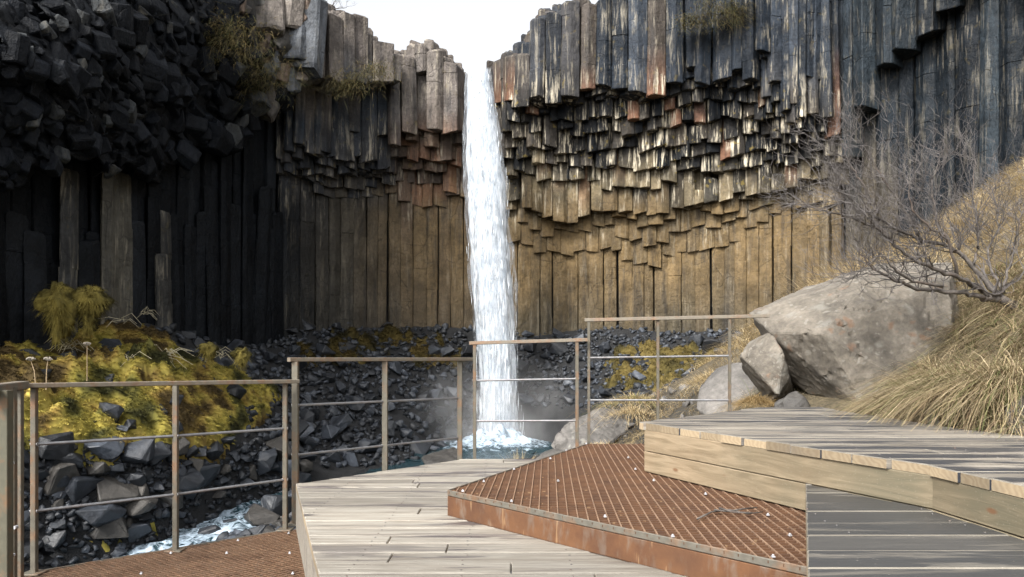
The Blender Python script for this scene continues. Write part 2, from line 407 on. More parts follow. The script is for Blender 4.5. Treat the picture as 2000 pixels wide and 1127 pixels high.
def grid_faces(nx, ny):
    i = np.arange(nx-1); j = np.arange(ny-1); I, J = np.meshgrid(i, j); a = (J*nx+I).ravel()
    return np.stack([a, a+1, a+nx+1, a+nx], 1)
gcol = np.zeros((XX.size, 4)); gcol[:, 3] = 1
_bank = (npsmooth(.5, 3.0, XX-np.interp(YY, [0, 10, 20, 30, 40], [2.0, 1.0, 2.2, 5, 9]))*npsmooth(34, 26, YY)).ravel()
gcol[:, :3] = np.array([.011, .0115, .0125])*(1-_bank[:, None]) + np.array([.12, .095, .055])*_bank[:, None]
k = M('soil'); c, a = k.col(); p = k.P(); nz = k.noise(p, 3, 6, .7); nz2 = k.noise(p, 22, 3)
g = k.math('MULTIPLY', k.ramp(nz, [(.3, .5), (.7, 1.4)]), k.ramp(nz2, [(.3, .6), (.7, 1.3)]))
m_ground = k.fin(k.mix(1.0, c, k.n('CombineColor', i_0=g, i_1=g, i_2=g).outputs[0], 'MULTIPLY'), .9, k.bump(nz2, .8, .05))
ground_o = make('ground', np.stack([XX.ravel(), YY.ravel(), HH.ravel()], 1), grid_faces(len(gx), len(gy)), m_ground, smooth_=True, cols=gcol)
tag(ground_o, 'dark gravelly gorge floor rising to a dry grassy bank', kind='structure')

# ------------------------------------------------------------------ cliff plan
CURVE = [(-420,15.5),(-200,18.5),(0,22.3),(150,25),(300,28.6),(430,32.4),(530,35.6),(640,38.2),(760,40),(905,41),(1000,41.4),(1200,41.4),(1400,40.4),(1540,38.8),(1640,37),(1760,34.6),(1880,32.2),(2000,29.8),(2150,27),(2350,24)]
cp = np.array([((u-1000)/F*Y, Y) for u, Y in CURVE])
def catmull(P, n=24):
    out = []; Q = np.vstack([2*P[0]-P[1], P, 2*P[-1]-P[-2]])
    for i in range(1, len(Q)-2):
        for j in range(n):
            t = j/n; a, b, c, d = Q[i-1], Q[i], Q[i+1], Q[i+2]
            out.append(.5*(2*b+(c-a)*t+(2*a-5*b+4*c-d)*t*t+(3*b-a-3*c+d)*t**3))
    out.append(P[-1]); return np.array(out)
cv = catmull(cp); cs = np.r_[0, np.cumsum(np.linalg.norm(np.diff(cv, axis=0), axis=1))]
ct = np.gradient(cv, axis=0); ct /= np.linalg.norm(ct, axis=1)[:, None]
_ker = np.ones(31)/31
ct = np.stack([np.convolve(np.pad(ct[:, i], 15, 'edge'), _ker, 'valid') for i in (0, 1)], 1); ct /= np.linalg.norm(ct, axis=1)[:, None]
cn = np.stack([ct[:, 1], -ct[:, 0]], 1)          # towards the viewer
def plan(s, t):
    t = np.asarray(t, float); t = np.where(t > 1.5, .42+.58*(t-1.5), np.where(t > 0, t*.28, t))
    x = np.interp(s, cs, cv[:, 0]); y = np.interp(s, cs, cv[:, 1]); a = np.interp(s, cs, cn[:, 0]); b = np.interp(s, cs, cn[:, 1])
    return x+t*a, y+t*b
def s_at_u(u):
    uu = 1000+F*cv[:, 0]/cv[:, 1]; return float(np.interp(u, uu, cs))
def to_u(x, y): return 1000+F*x/y
def z_of(y, Y): return (HOR-y)/F*Y
def y_of(z, Y): return HOR-z*F/Y
SKY = [(-500,-420),(0,-330),(300,-220),(480,-110),(560,-30),(600,2),(640,14),(700,42),(735,85),(765,112),(790,98),(815,84),(835,77),(856,96),(880,118),(904,132),(908,150),(958,150),(963,122),(990,112),(1002,100),(1038,66),(1060,28),(1100,8),(1130,3),(1160,9),(1200,0),(1260,-25),(1400,-70),(1700,-110),(2400,-240)]
L1 = [(520,322),(580,362),(640,386),(700,386),(760,374),(840,390),(905,380),(985,440),(1030,478),(1060,500),(1110,516),(1180,500),(1250,516),(1330,492),(1400,484),(1480,455),(1560,405),(1640,380),(1680,250),(1720,160),(1800,75),(1900,-50),(2400,-200)]
UP = [(520,250),(580,268),(640,305),(700,322),(750,310),(790,262),(905,262),(985,235),(1040,205),(1200,190),(1300,172),(1400,158),(1500,172),(1560,232),(1620,224),(1700,150),(1800,72),(1900,-50),(2400,-160)]
ROWS = [(520,6.6),(700,7.4),(760,7.4),(775,6.8),(890,6.8),(906,3.2),(965,3.2),(985,8.5),(1040,11.5),(1540,11.5),(1640,7.5),(1690,2.4),(1760,1.5),(2400,1.5)]

def mixc(a, b, t): return tuple(x+(y-x)*t for x, y in zip(a, b))
TAN, TANW = (.235, .162, .078), (.105, .088, .057)
def stone(u, y, r, r2):
    """mineral colour of the wall at a place, with bluish shade painted into the darks, plus how much pale run-off it carries"""
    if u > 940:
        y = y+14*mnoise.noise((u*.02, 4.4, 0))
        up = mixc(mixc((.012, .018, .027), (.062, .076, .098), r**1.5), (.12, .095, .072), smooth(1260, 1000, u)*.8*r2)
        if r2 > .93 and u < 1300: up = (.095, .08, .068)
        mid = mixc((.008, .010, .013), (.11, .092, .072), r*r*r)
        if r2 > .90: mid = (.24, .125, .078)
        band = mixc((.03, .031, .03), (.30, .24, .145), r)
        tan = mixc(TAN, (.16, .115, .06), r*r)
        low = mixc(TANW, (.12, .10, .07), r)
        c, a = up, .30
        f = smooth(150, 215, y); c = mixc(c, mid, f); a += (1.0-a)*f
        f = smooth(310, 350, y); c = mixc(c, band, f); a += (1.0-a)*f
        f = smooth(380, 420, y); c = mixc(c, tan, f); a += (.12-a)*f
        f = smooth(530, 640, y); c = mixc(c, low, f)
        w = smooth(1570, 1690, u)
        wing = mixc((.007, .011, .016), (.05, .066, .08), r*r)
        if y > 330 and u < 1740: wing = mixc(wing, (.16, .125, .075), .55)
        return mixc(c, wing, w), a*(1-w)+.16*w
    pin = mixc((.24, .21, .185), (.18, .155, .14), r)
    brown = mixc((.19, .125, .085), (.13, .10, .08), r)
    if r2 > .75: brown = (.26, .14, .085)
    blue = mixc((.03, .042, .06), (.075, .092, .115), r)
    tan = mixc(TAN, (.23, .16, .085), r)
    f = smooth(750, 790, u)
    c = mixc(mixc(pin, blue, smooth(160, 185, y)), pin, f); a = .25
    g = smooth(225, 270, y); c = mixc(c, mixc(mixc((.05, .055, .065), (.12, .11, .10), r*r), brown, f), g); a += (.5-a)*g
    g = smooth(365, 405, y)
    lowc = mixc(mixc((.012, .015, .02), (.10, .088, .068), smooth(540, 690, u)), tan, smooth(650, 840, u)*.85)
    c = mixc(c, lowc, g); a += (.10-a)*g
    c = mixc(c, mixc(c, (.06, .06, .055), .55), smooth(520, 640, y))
    return c, a

def voronoi_cells(sites, rmax):
    S = np.array(sites); out = []
    for i, (x, y) in enumerate(S):
        d = ((S-(x, y))**2).sum(1); near = np.argsort(d)[1:17]
        poly = [(x-rmax, y-rmax), (x+rmax, y-rmax), (x+rmax, y+rmax), (x-rmax, y+rmax)]
        for j in near:
            nx, ny = S[j]-(x, y); dd = (S[j]@S[j]-(x*x+y*y))/2
            poly = clip_poly(poly, nx, ny, dd)
            if len(poly) < 3: break
        out.append(poly if len(poly) >= 3 else None)
    return out
def chamfer(poly, f=.12):
    out = []; n = len(poly)
    for i in range(n):
        p, a, b = np.array(poly[i]), np.array(poly[i-1]), np.array(poly[(i+1) % n])
        la, lb = np.linalg.norm(a-p), np.linalg.norm(b-p)
        if la < .04 or lb < .04: out.append(tuple(p)); continue
        q = min(.045, f*la, f*lb)
        out.append(tuple(p+(a-p)/la*q)); out.append(tuple(p+(b-p)/lb*q))
    return out
def column(name, parent, poly, z0, z1, colf, seg=(.7, 2.4), bend=0.0, bend_z=0.0, weight=1.0):
    """one basalt column: irregular prism with cross joints, chipped ends and slightly shifted segments"""
    P = np.array(chamfer(poly)); c = P.mean(0); P = (P-c)*.990
    n = len(P)
    if sum(P[i][0]*P[(i+1) % n][1]-P[(i+1) % n][0]*P[i][1] for i in range(n)) < 0: P = P[::-1]
    rad = np.linalg.norm(P, axis=1).mean()
    tx, ty = rng.uniform(-.28, .28), rng.uniform(-.28, .28)
    q_ = .012 if z1-z0 < 9 else .0025
    lx, ly = rng.gauss(0, q_), rng.gauss(0, q_)
    lv = [(z0, .95, 1), (z0+.035, 1.0, 1)]
    z = z0; off = np.zeros(2); offs = [off, off]; s = 1.0
    while True:
        z += rng.uniform(*seg)
        if z > z1-.35: break
        lv += [(z-.014, s, 0), (z, s*.978, 0)]; offs += [off, off]
        off = off + np.array([rng.uniform(-.022, .022), rng.uniform(-.022, .022)]); s = 1.0+rng.uniform(-.05, .02)
        lv.append((z+.014, s, 0)); offs.append(off)
    ttx, tty = rng.uniform(-.3, .3), rng.uniform(-.3, .3)
    lv += [(z1-.10, s, 2), (z1, s*.78, 2)]; offs += [off, off]
    V = []; C = []
    for (zz, sc_, k), o in zip(lv, offs):
        jit = nr.normal(0, .009, n)
        for i in range(n):
            q = P[i]*(sc_+jit[i])
            zq = zz + (q[0]*tx+q[1]*ty if k == 1 else (q[0]*ttx+q[1]*tty if k == 2 else 0))
            bx = bend*max(0, zq-bend_z)**1.6 + lx*(zq-z1)
            V.append((c[0]+q[0]+o[0]+bx, c[1]+q[1]+o[1]+ly*(zq-z1), zq)); C.append(colf(zq))
    Fc = [list(range(n))[::-1]]
    for r in range(len(lv)-1):
        Fc += [[r*n+i, r*n+(i+1) % n, (r+1)*n+(i+1) % n, (r+1)*n+i] for i in range(n)]
    Fc.append([(len(lv)-1)*n+i for i in range(n)])
    BATCH.setdefault(parent.name, []).append((weight, V, Fc, C)); return None
BATCH = {}
def flush_columns():
    for par, lst in BATCH.items():
        lst.sort(key=lambda q: -q[0]); pob = bpy.data.objects[par]
        for w_, V, Fc, C in lst[:300]: make('basalt_column', V, Fc, m_basalt, pob, cols=C)
        if len(lst) > 300:
            VV, FF, CC = [], [], []
            for w_, V, Fc, C in lst[300:]:
                o_ = len(VV); VV += V; CC += C; FF += [[i+o_ for i in f] for f in Fc]
            o = make('column_fragments', VV, FF, m_basalt, pob, cols=CC); o['kind'] = 'stuff'

def backing(name, u0, u1, t=-.55, label=''):
    s = np.linspace(s_at_u(u0), s_at_u(u1), 60); x, y = plan(s, t+0*s)
    top = np.array([z_of(lerp_tab(SKY, to_u(a, b)), b)-1.0 for a, b in zip(x, y)])
    bot = ground(x, y)-3; zs = np.linspace(0, 1, 18)
    V = []; 
    for k_ in zs:
        for i in range(60): V.append((x[i], y[i], bot[i]+(top[i]-bot[i])*k_))
    V = np.array(V); V[:, 1] += fbm(V*.7, 3, 5)*.25
    back = V.copy(); q = np.array(plan(s, t-6+0*s)).T
    back[:, 0] = np.tile(q[:, 0], 18); back[:, 1] = np.tile(q[:, 1], 18)
    # wall, top and back so that the body has depth
    f = grid_faces(60, 18); n0 = len(V)
    topf = np.array([[17*60+i, 17*60+i+1, n0+17*60+i+1, n0+17*60+i] for i in range(59)])
    o = make(name, np.vstack([V, back]), np.vstack([f, topf, f[:, ::-1]+n0]), m_backing)
    return tag(o, label, kind='structure')
cliff_left = backing('cliff_left', -420, 545, -.9, 'black shaded cliff of broken basalt columns at the side of the gorge')
cliff_back = backing('cliff_back', 530, 975, -.55, 'brown and grey basalt cliff beside the waterfall')
cliff_right = backing('cliff_right', 960, 2350, -.55, 'hanging organ-pipe basalt cliff beyond the waterfall')

_cu = to_u(cv[:, 0], cv[:, 1])
def u_of_s(s): return float(np.interp(s, cs, _cu))
def depth_a(u): return max(.5, lerp_tab(ROWS, u)*.609-1.0)
def column_field(u0, u1, w, rows, parent_of, seed, jit=.27, kind='A'):
    """packed columns in plan: A the fine hanging steps and the wall behind, B the broad columns of the top tier, W the side wing"""
    s0, s1 = s_at_u(u0), s_at_u(u1); sites = []
    for k_ in range(-1, rows):
        s = s0-2*w+(k_ % 2)*w*.5
        while s < s1+2*w:
            jt = .07 if kind == 'A' and k_ < 2 else jit*.8
            sites.append((s+rng.uniform(-jit, jit)*w, k_*w*.87+rng.uniform(-jt, jt)*w)); s += w
    toff = (lambda s: depth_a(u_of_s(s))+.25) if kind == 'B' else (lambda s: 0.0)
    tk = 2.4 if kind == 'W' else 1.0
    for (s, t), poly in zip(sites, voronoi_cells(sites, w*1.3)):
        if poly is None or s < s0 or s > s1 or t < -.6*w: continue
        x, y = plan(s, t*tk+toff(s)); u = to_u(x, y); row = t/(w*.87); r, r2 = rng.random(), rng.random()
        top = z_of(lerp_tab(SKY, u), y)+rng.uniform(-.45, .15); bend = 0; wt = 1
        l1, up = lerp_tab(L1, u), lerp_tab(UP, u); notch = 904 < u < 966
        if kind == 'B':
            if notch or row > (1.4 if u > 768 else 2.4): continue
            yb = up+rng.uniform(-16, 16)-22*max(0, row-.5)+26*mnoise.noise((s*.5, row, seed))+(rng.uniform(-110, 20) if rng.random() < .38 else 0)
            if u < 768 and row > .6: yb = 168+16*mnoise.noise((s*.8, 3, seed))+rng.uniform(-10, 10)
            bot = z_of(yb, y); wt = 5
        elif row < .6:
            bot = float(ground(x, y))-.8; wt = 4
        else:
            lim = depth_a(u) if kind == 'A' else 1.5*w*.87
            if t > lim+.2: continue
            tr = (round(row) if rng.random() < .85 else row)*w*.87
            f = min(1, max(0, (tr-w*.87)/max(.4, lim-w*.87))) if kind == 'A' else 0
            yb = l1+(up-l1)*f**.9; cl = mnoise.noise((s*.42, t*.6, seed))
            if f < .22: yb += 34*round(2*mnoise.noise((s*.33, t*.2, seed+5)))/2+rng.uniform(-2.5, 2.5); wt = 2
            elif f < .36 and u > 960: yb = l1+(up-l1)*.27+16*round(2*mnoise.noise((s*.4, 3.3, seed+9)))/2+rng.uniform(-3, 3); wt = 2
            else: yb += mnoise.noise((s*.3, round(row)*.35, seed))*26+cl*8+rng.uniform(-4, 4)+(rng.uniform(-24, 24) if rng.random() < .16 else 0)
            bot = z_of(yb, y)
            if rng.random() < .10 and .1 < f < .9: top = bot+rng.uniform(.6, 1.6)
        if u < 690 and row > .6: bend = .022*smooth(700, 560, u)
        if top-bot < .5: continue
        yo = rng.uniform(-24, 24)
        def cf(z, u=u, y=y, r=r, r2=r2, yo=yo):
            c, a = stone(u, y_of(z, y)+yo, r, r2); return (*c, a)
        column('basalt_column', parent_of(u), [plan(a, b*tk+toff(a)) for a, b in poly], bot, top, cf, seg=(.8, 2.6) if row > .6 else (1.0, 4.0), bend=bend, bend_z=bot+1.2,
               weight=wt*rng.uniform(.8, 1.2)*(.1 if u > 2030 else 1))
who = lambda u: cliff_back if u < 935 else cliff_right
column_field(535, 1655, .68, 16, who, 1.7)
column_field(535, 1655, .92, 3, who, 2.9, .32, 'B')
column_field(1662, 2250, .92, 3, who, 4.2, .3, 'W')

# left wing: standing columns and broken stumps under the overhang, their shade painted as near-black colour
def left_wing():
    w = .72; s0, s1 = s_at_u(-230), s_at_u(540); sites = []
    for k_ in range(-1, 4):
        s = s0-w+(k_ % 2)*w*.5
        while s < s1+w: sites.append((s+rng.uniform(-.24, .24)*w, k_*w*.87+rng.uniform(-.2, .2)*w)); s += w
    for (s, t), poly in zip(sites, voronoi_cells(sites, 1.3)):
        if poly is None or s > s1 or s < s0 or t < -.5: continue
        x, y = plan(s, t); u = to_u(x, y); row = t/(w*.87); r = rng.random(); g = float(ground(x, y))-.7
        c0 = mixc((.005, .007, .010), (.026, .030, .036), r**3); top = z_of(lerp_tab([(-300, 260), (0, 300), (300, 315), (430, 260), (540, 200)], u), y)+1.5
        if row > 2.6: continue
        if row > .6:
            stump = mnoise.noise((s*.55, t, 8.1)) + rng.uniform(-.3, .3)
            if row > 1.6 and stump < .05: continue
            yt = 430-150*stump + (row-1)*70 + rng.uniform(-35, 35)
            if abs(u-222) < 19: yt = 325+rng.uniform(-10, 20); c0 = (.17, .158, .13)  # paler colours here and below paint the columns that catch light
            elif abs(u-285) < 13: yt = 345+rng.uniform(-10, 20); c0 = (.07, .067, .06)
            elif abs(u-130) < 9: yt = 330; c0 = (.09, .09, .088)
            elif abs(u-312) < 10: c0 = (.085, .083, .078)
            if u > 400: yt = 300+rng.uniform(-30, 160)
            top = min(top, z_of(yt, y))
        if top-g < .8: continue
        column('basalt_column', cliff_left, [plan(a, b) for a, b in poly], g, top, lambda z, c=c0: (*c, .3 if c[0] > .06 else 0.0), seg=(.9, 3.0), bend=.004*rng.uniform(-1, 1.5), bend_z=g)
left_wing()
flush_columns()

# ------------------------------------------------------------------ broken upper rock: blocks and column ends
def hull_block(seed, n=11, sq=1.0, bevel=.07):
    r = random.Random(seed); bm = bmesh.new()
    for i in range(n):
        v = Vector((r.gauss(0, 1), r.gauss(0, 1), r.gauss(0, 1))).normalized()
        m_ = max(abs(v.x), abs(v.y), abs(v.z)); v = v.lerp(v/m_*.8, sq)
        bm.verts.new(v*r.uniform(.85, 1.1)*.5)
    bmesh.ops.convex_hull(bm, input=bm.verts[:])
    bmesh.ops.delete(bm, geom=[v for v in bm.verts if not v.link_faces], context='VERTS')
    bmesh.ops.dissolve_limit(bm, angle_limit=R(14), verts=bm.verts[:], edges=bm.edges[:])
    if bevel: bmesh.ops.bevel(bm, geom=bm.edges[:], offset=bevel*.5, segments=1, affect='EDGES', profile=.5)
    return bm
def hex_block(seed):
    r = random.Random(seed); n = r.choice([5, 6, 6, 7]); pts = []
    a0 = r.uniform(0, 6)
    for i in range(n):
        a = a0+2*math.pi*(i+r.uniform(-.22, .22))/n; pts.append((math.cos(a)*.5*r.uniform(.85, 1.1), math.sin(a)*.5*r.uniform(.85, 1.1)))
    bm = bmesh.new(); V, Fc = prism(pts, -.5, .5)
    vs = [bm.verts.new((v[0]*(1 if v[2] < 0 else r.uniform(.85, 1)), v[1], v[2]+(v[0]*.3*r.uniform(-1, 1)))) for v in V]
    for f in Fc: bm.faces.new([vs[i] for i in f])
    bmesh.ops.bevel(bm, geom=bm.edges[:], offset=.05, segments=1, affect='EDGES', profile=.5)
    return bm
def block_mesh(seed, hexy, col):
    bm = hex_block(seed) if hexy else hull_block(seed, 12, .7)
    me = bpy.data.meshes.new('basalt_block'); bm.to_mesh(me); bm.free()
    a = me.color_attributes.new('Col', 'FLOAT_COLOR', 'POINT')
    a.data.foreach_set('color', np.tile(np.array([*col, .12 if col[0] > .06 else 0.0], np.float32), len(me.vertices)))
    me.materials.append(m_basalt); return me
BB = [(-450,250),(-200,300),(0,330),(150,322),(300,335),(400,310),(480,275),(545,205),(600,150),(680,120)]
def rag(u): return 38*mnoise.noise((u*.013, 1.5, 0))+22*mnoise.noise((u*.04, 7.5, 0))
def entablature():
    pal_d = [(.005, .0065, .0095), (.008, .010, .014), (.015, .018, .024), (.075, .08, .083)]  # shade put into near-black colours, the last one for highlights
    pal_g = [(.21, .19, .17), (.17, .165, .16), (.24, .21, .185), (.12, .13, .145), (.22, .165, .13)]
    lib_d = [[block_mesh(i*7+j, i % 3 != 2, c) for i in range(9)] for j, c in enumerate(pal_d)]
    lib_g = [[block_mesh(100+i*7+j, i % 2 == 0, c) for i in range(5)] for j, c in enumerate(pal_g)]
    BL = []; nb = 0
    y = -75.0
    V = []; 
    while y < 400:
        u = -240.0; step_y = rng.uniform(19, 24)
        while u < 600:
            sz = 23 if u < 420 else 30
            uu = u+rng.uniform(-8, 8); yy = y+rng.uniform(-9, 9); u += sz*rng.uniform(.75, 1.3)
            b = lerp_tab(BB, uu)+rag(uu)
            if yy > b+rng.uniform(-12, 8): continue
            Yb = float(np.interp(uu, [a for a, q in CURVE], [q for a, q in CURVE]))
            over = 1.5+1.6*smooth(345, 60, yy)-1.5*smooth(60, -150, yy)
            over += 1.5*smooth(380, 150, uu)*smooth(-100, 150, yy)+.5*mnoise.noise((uu*.012, yy*.02, 3))
            over += .9*smooth(500, 600, uu)
            Yd = Yb-over*smooth(-400, 100, uu)*1.0
            if yy < lerp_tab(SKY, uu)+18: continue
            f = smooth(-50, 70, uu-(440+.6*max(0, yy)))  # painted boundary between shaded dark rock and lit grey rock
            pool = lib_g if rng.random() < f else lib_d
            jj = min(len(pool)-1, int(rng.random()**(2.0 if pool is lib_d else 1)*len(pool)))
            me = rng.choice(pool[jj]); par = cliff_left if uu < 480 else cliff_back
            nb += 1
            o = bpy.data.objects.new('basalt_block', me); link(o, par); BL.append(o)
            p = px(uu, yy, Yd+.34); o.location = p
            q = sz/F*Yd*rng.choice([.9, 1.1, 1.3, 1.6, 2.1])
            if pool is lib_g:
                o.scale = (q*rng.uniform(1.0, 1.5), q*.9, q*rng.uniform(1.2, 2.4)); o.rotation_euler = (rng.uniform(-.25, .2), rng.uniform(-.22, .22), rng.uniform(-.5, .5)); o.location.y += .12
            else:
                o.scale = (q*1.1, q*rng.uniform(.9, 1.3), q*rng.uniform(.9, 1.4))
                o.rotation_euler = (R(90)+rng.uniform(-.5, .4), rng.uniform(-.4, .4), rng.uniform(-.5, .6)) if rng.random() < .75 else (rng.uniform(-.6, .6), rng.uniform(-.6, .6), rng.uniform(0, 6))
        y += step_y
    # past 300 of them the smallest are joined
    for par, own in ((cliff_left, [o for o in BL if o.parent == cliff_left]), (cliff_back, [o for o in BL if o.parent == cliff_back])):
        mine = sorted(own, key=lambda o: -o.scale.x*o.scale.z/o.location.y**2*(1 if 0 < to_u(*o.location[:2]) < 2000 and y_of(o.location.z, o.location.y) > -10 else .01))
        rest = mine[300:]
        if not rest: continue
        VV, FF, CC = [], [], []
        for o in rest:
            mw = Matrix.LocRotScale(o.location, o.rotation_euler, o.scale); o_ = len(VV)
            VV += [mw@v.co for v in o.data.vertices]; FF += [[i+o_ for i in f.vertices] for f in o.data.polygons]; CC += [tuple(c.color) for c in o.data.color_attributes['Col'].data]
        for o in rest: bpy.data.objects.remove(o)
        o = make('block_fragments', VV, FF, m_basalt, par, cols=CC); o['kind'] = 'stuff'
    # the rock they are set in
    NU, NV = 260, 190; us = np.linspace(-420, 590, NU); ys = np.linspace(-430, 400, NV); V = []
    for yy in ys:
        for uu in us:
            b = lerp_tab(BB, uu)+rag(uu); y2 = min(yy, b); y2 = max(y2, lerp_tab(SKY, uu)+14)
            Yb = float(np.interp(uu, [a for a, q in CURVE], [q for a, q in CURVE]))
            over = 1.5+1.6*smooth(345, 60, y2)-1.5*smooth(60, -150, y2)+1.5*smooth(380, 150, uu)*smooth(-100, 150, y2)+.5*mnoise.noise((uu*.012, y2*.02, 3))+.9*smooth(500, 600, uu)
            Yd = Yb-over*smooth(-400, 100, uu)+.30
            if yy > b: Yd += min(4.0, (yy-b)/F*Yd*3)
            V.append(px(uu, y2, Yd))
    V = np.array([tuple(v) for v in V]); V[:, 1] += fbm(V*1.5, 3, 8)*.12
    # faceted column ends: every cell a tilted face of its own
    G2 = np.stack([np.tile(us, NV), np.repeat(ys, NU)], 1); n_c = 1900
    cc_ = np.stack([nr.uniform(-430, 600, n_c), nr.uniform(-440, 360, n_c)], 1); ang = R(24); rot = np.array([[math.cos(ang), -math.sin(ang)], [math.sin(ang), math.cos(ang)]])*np.array([[1.0], [.62]])
    A_, B_ = G2@rot.T, cc_@rot.T; own = np.empty(len(A_), int)
    for i0 in range(0, len(A_), 4000): own[i0:i0+4000] = ((A_[i0:i0+4000, None]-B_[None])**2).sum(-1).argmin(1)
    tl = nr.normal(0, .012, (n_c, 2)); lev = nr.uniform(-.42, .22, n_c)
    V[:, 1] += lev[own]+np.clip(((G2-cc_[own])*tl[own]).sum(1), -.35, .35)
    C = np.zeros((len(V), 4))
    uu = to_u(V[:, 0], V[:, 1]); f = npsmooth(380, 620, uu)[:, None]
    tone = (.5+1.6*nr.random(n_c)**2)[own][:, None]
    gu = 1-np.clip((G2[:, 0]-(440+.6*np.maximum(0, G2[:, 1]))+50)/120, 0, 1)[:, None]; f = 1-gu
    C[:, :3] = (np.array([.008, .0095, .012])*(1-f)+np.array([.15, .14, .125])*f)*tone  # shaded black and lit grey painted into the rock colour
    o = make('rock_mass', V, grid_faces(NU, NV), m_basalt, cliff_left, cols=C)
    return o
entablature()

# plateau behind the rims
def plateau():
    V = []; us = np.linspace(-420, 2350, 130)
    for d in (1.2, -2, -12, -60, -250):
        for u in us:
            s = s_at_u(u); x, y = plan(s, 0 if d > 0 else d); x0, y0 = plan(s, 0)
            z = z_of(lerp_tab(SKY, u), y0)-.9 + (0 if d > -5 else (.3 if d > -20 else (1.5 if d > -100 else -4)))
            V.append((x, y, z))
    o = make('plateau_terrain', np.array(V), grid_faces(130, 5), m_ground_top, smooth_=True)
    tag(o, 'brown heath on top of the cliffs', kind='structure')
m_ground_top = rock_mat('heath', (.10, .085, .05), .4, .5, (.9, 1))
plateau()

# ------------------------------------------------------------------ water
def water_mat():
    k = M('water'); c, a = k.col(); p = k.P()
    wob = k.noise(k.P((1, 1, 1)), 2.6, 5, .65, 1.2); f2 = k.noise(p, 9, 4, .7)
    foam = k.math('ADD', a, k.math('MULTIPLY', k.math('SUBTRACT', wob, .5), 1.5))
    foam = k.math('ADD', foam, k.math('MULTIPLY', k.math('SUBTRACT', f2, .5), .5))
    fm = k.ramp(foam, [(.46, 0.0), (.85, 1.0)])
    cc = k.mix(fm, (.014, .036, .045), (.52, .63, .74))
    ro = k.ramp(fm, [(0, .12), (1, .7)])
    return k.fin(cc, ro, k.bump(k.math('ADD', wob, k.math('MULTIPLY', f2, .4)), .7, .12), spec=.5)
m_water = water_mat()
def stream():
    D = dens([(*a, w) for a, w in zip(STREAM, SW)], 26); n = 23; V = []; C = []
    T = np.gradient(D[:, :2], axis=0); T /= np.linalg.norm(T, axis=1)[:, None]
    foam_t = dens([(.75,), (.55,), (.12,), (.15,), (.45,), (.62,), (.62,), (.55,), (.5,), (.4,)], 26)[:, 0]
    for i, (x, y, z, w) in enumerate(D):
        sx, sy = -T[i, 1], T[i, 0]
        for j in range(n):
            q = (j/(n-1)*2-1)*1.35*w; X, Y = x+sx*q, y+sy*q
            rap = smooth(.3, .6, foam_t[i])
            zz = z + .05*mnoise.noise((X*2.2, Y*2.2, 0)) + rap*(.16*mnoise.noise((X*1.6, Y*1.6, 5))+.07*mnoise.noise((X*4, Y*4, 2)))
            fo = foam_t[i]
            if y > 30: 
                d = math.hypot(X+.8, Y-35.4); fo = .12+.85*smooth(3.3, 1.6, d)
            V.append((X, Y, zz)); C.append((1, 1, 1, fo))
    o = make('stream_water', np.array(V), grid_faces(n, len(D)), m_water, smooth_=True, cols=C)
    tag(o, 'pool at the foot of the fall and the white rapids running out of it', kind='structure')
stream()

def fall_mat(name, dens_, lo, hi):
    k = M(name); c, a = k.col()
    n1 = k.noise(k.P((2.6, 2.6, .45)), 1.3, 6, .7, .5); n2 = k.noise(k.P((7, 7, 1.1)), 1.5, 4, .65)
    v = k.math('ADD', k.math('MULTIPLY', n1, .65), k.math('MULTIPLY', n2, .35))
    al = k.ramp(k.math('ADD', v, a), [(lo, 0.0), (hi, dens_)])
    k.fin(k.mix(k.ramp(n2, [(.35, 0.0), (.6, 1.0)]), (.50, .58, .67), (.84, .86, .88)), .6, k.bump(n1, .35, .2), spec=.3)
    tr = k.n('BsdfTranslucent', i_0=(.62, .68, .74, 1)); mx = k.n('MixShader', i_0=.4); k.put(mx.inputs[1], k.b.outputs[0]); k.put(mx.inputs[2], tr.outputs[0])
    tp = k.n('BsdfTransparent'); m2 = k.n('MixShader'); k.put(m2.inputs[0], al); k.put(m2.inputs[1], tp.outputs[0]); k.put(m2.inputs[2], mx.outputs[0])
    k.put(k.out.inputs[0], m2.outputs[0]); return k.m
FC = [(128, 932, 23), (150, 933, 25), (200, 937, 29), (260, 942, 35), (300, 945, 38), (360, 949, 40), (420, 951, 40), (500, 958, 43), (560, 962, 41), (620, 967, 39), (700, 971, 37), (780, 972, 37), (850, 975, 42)]
FY = 36.0
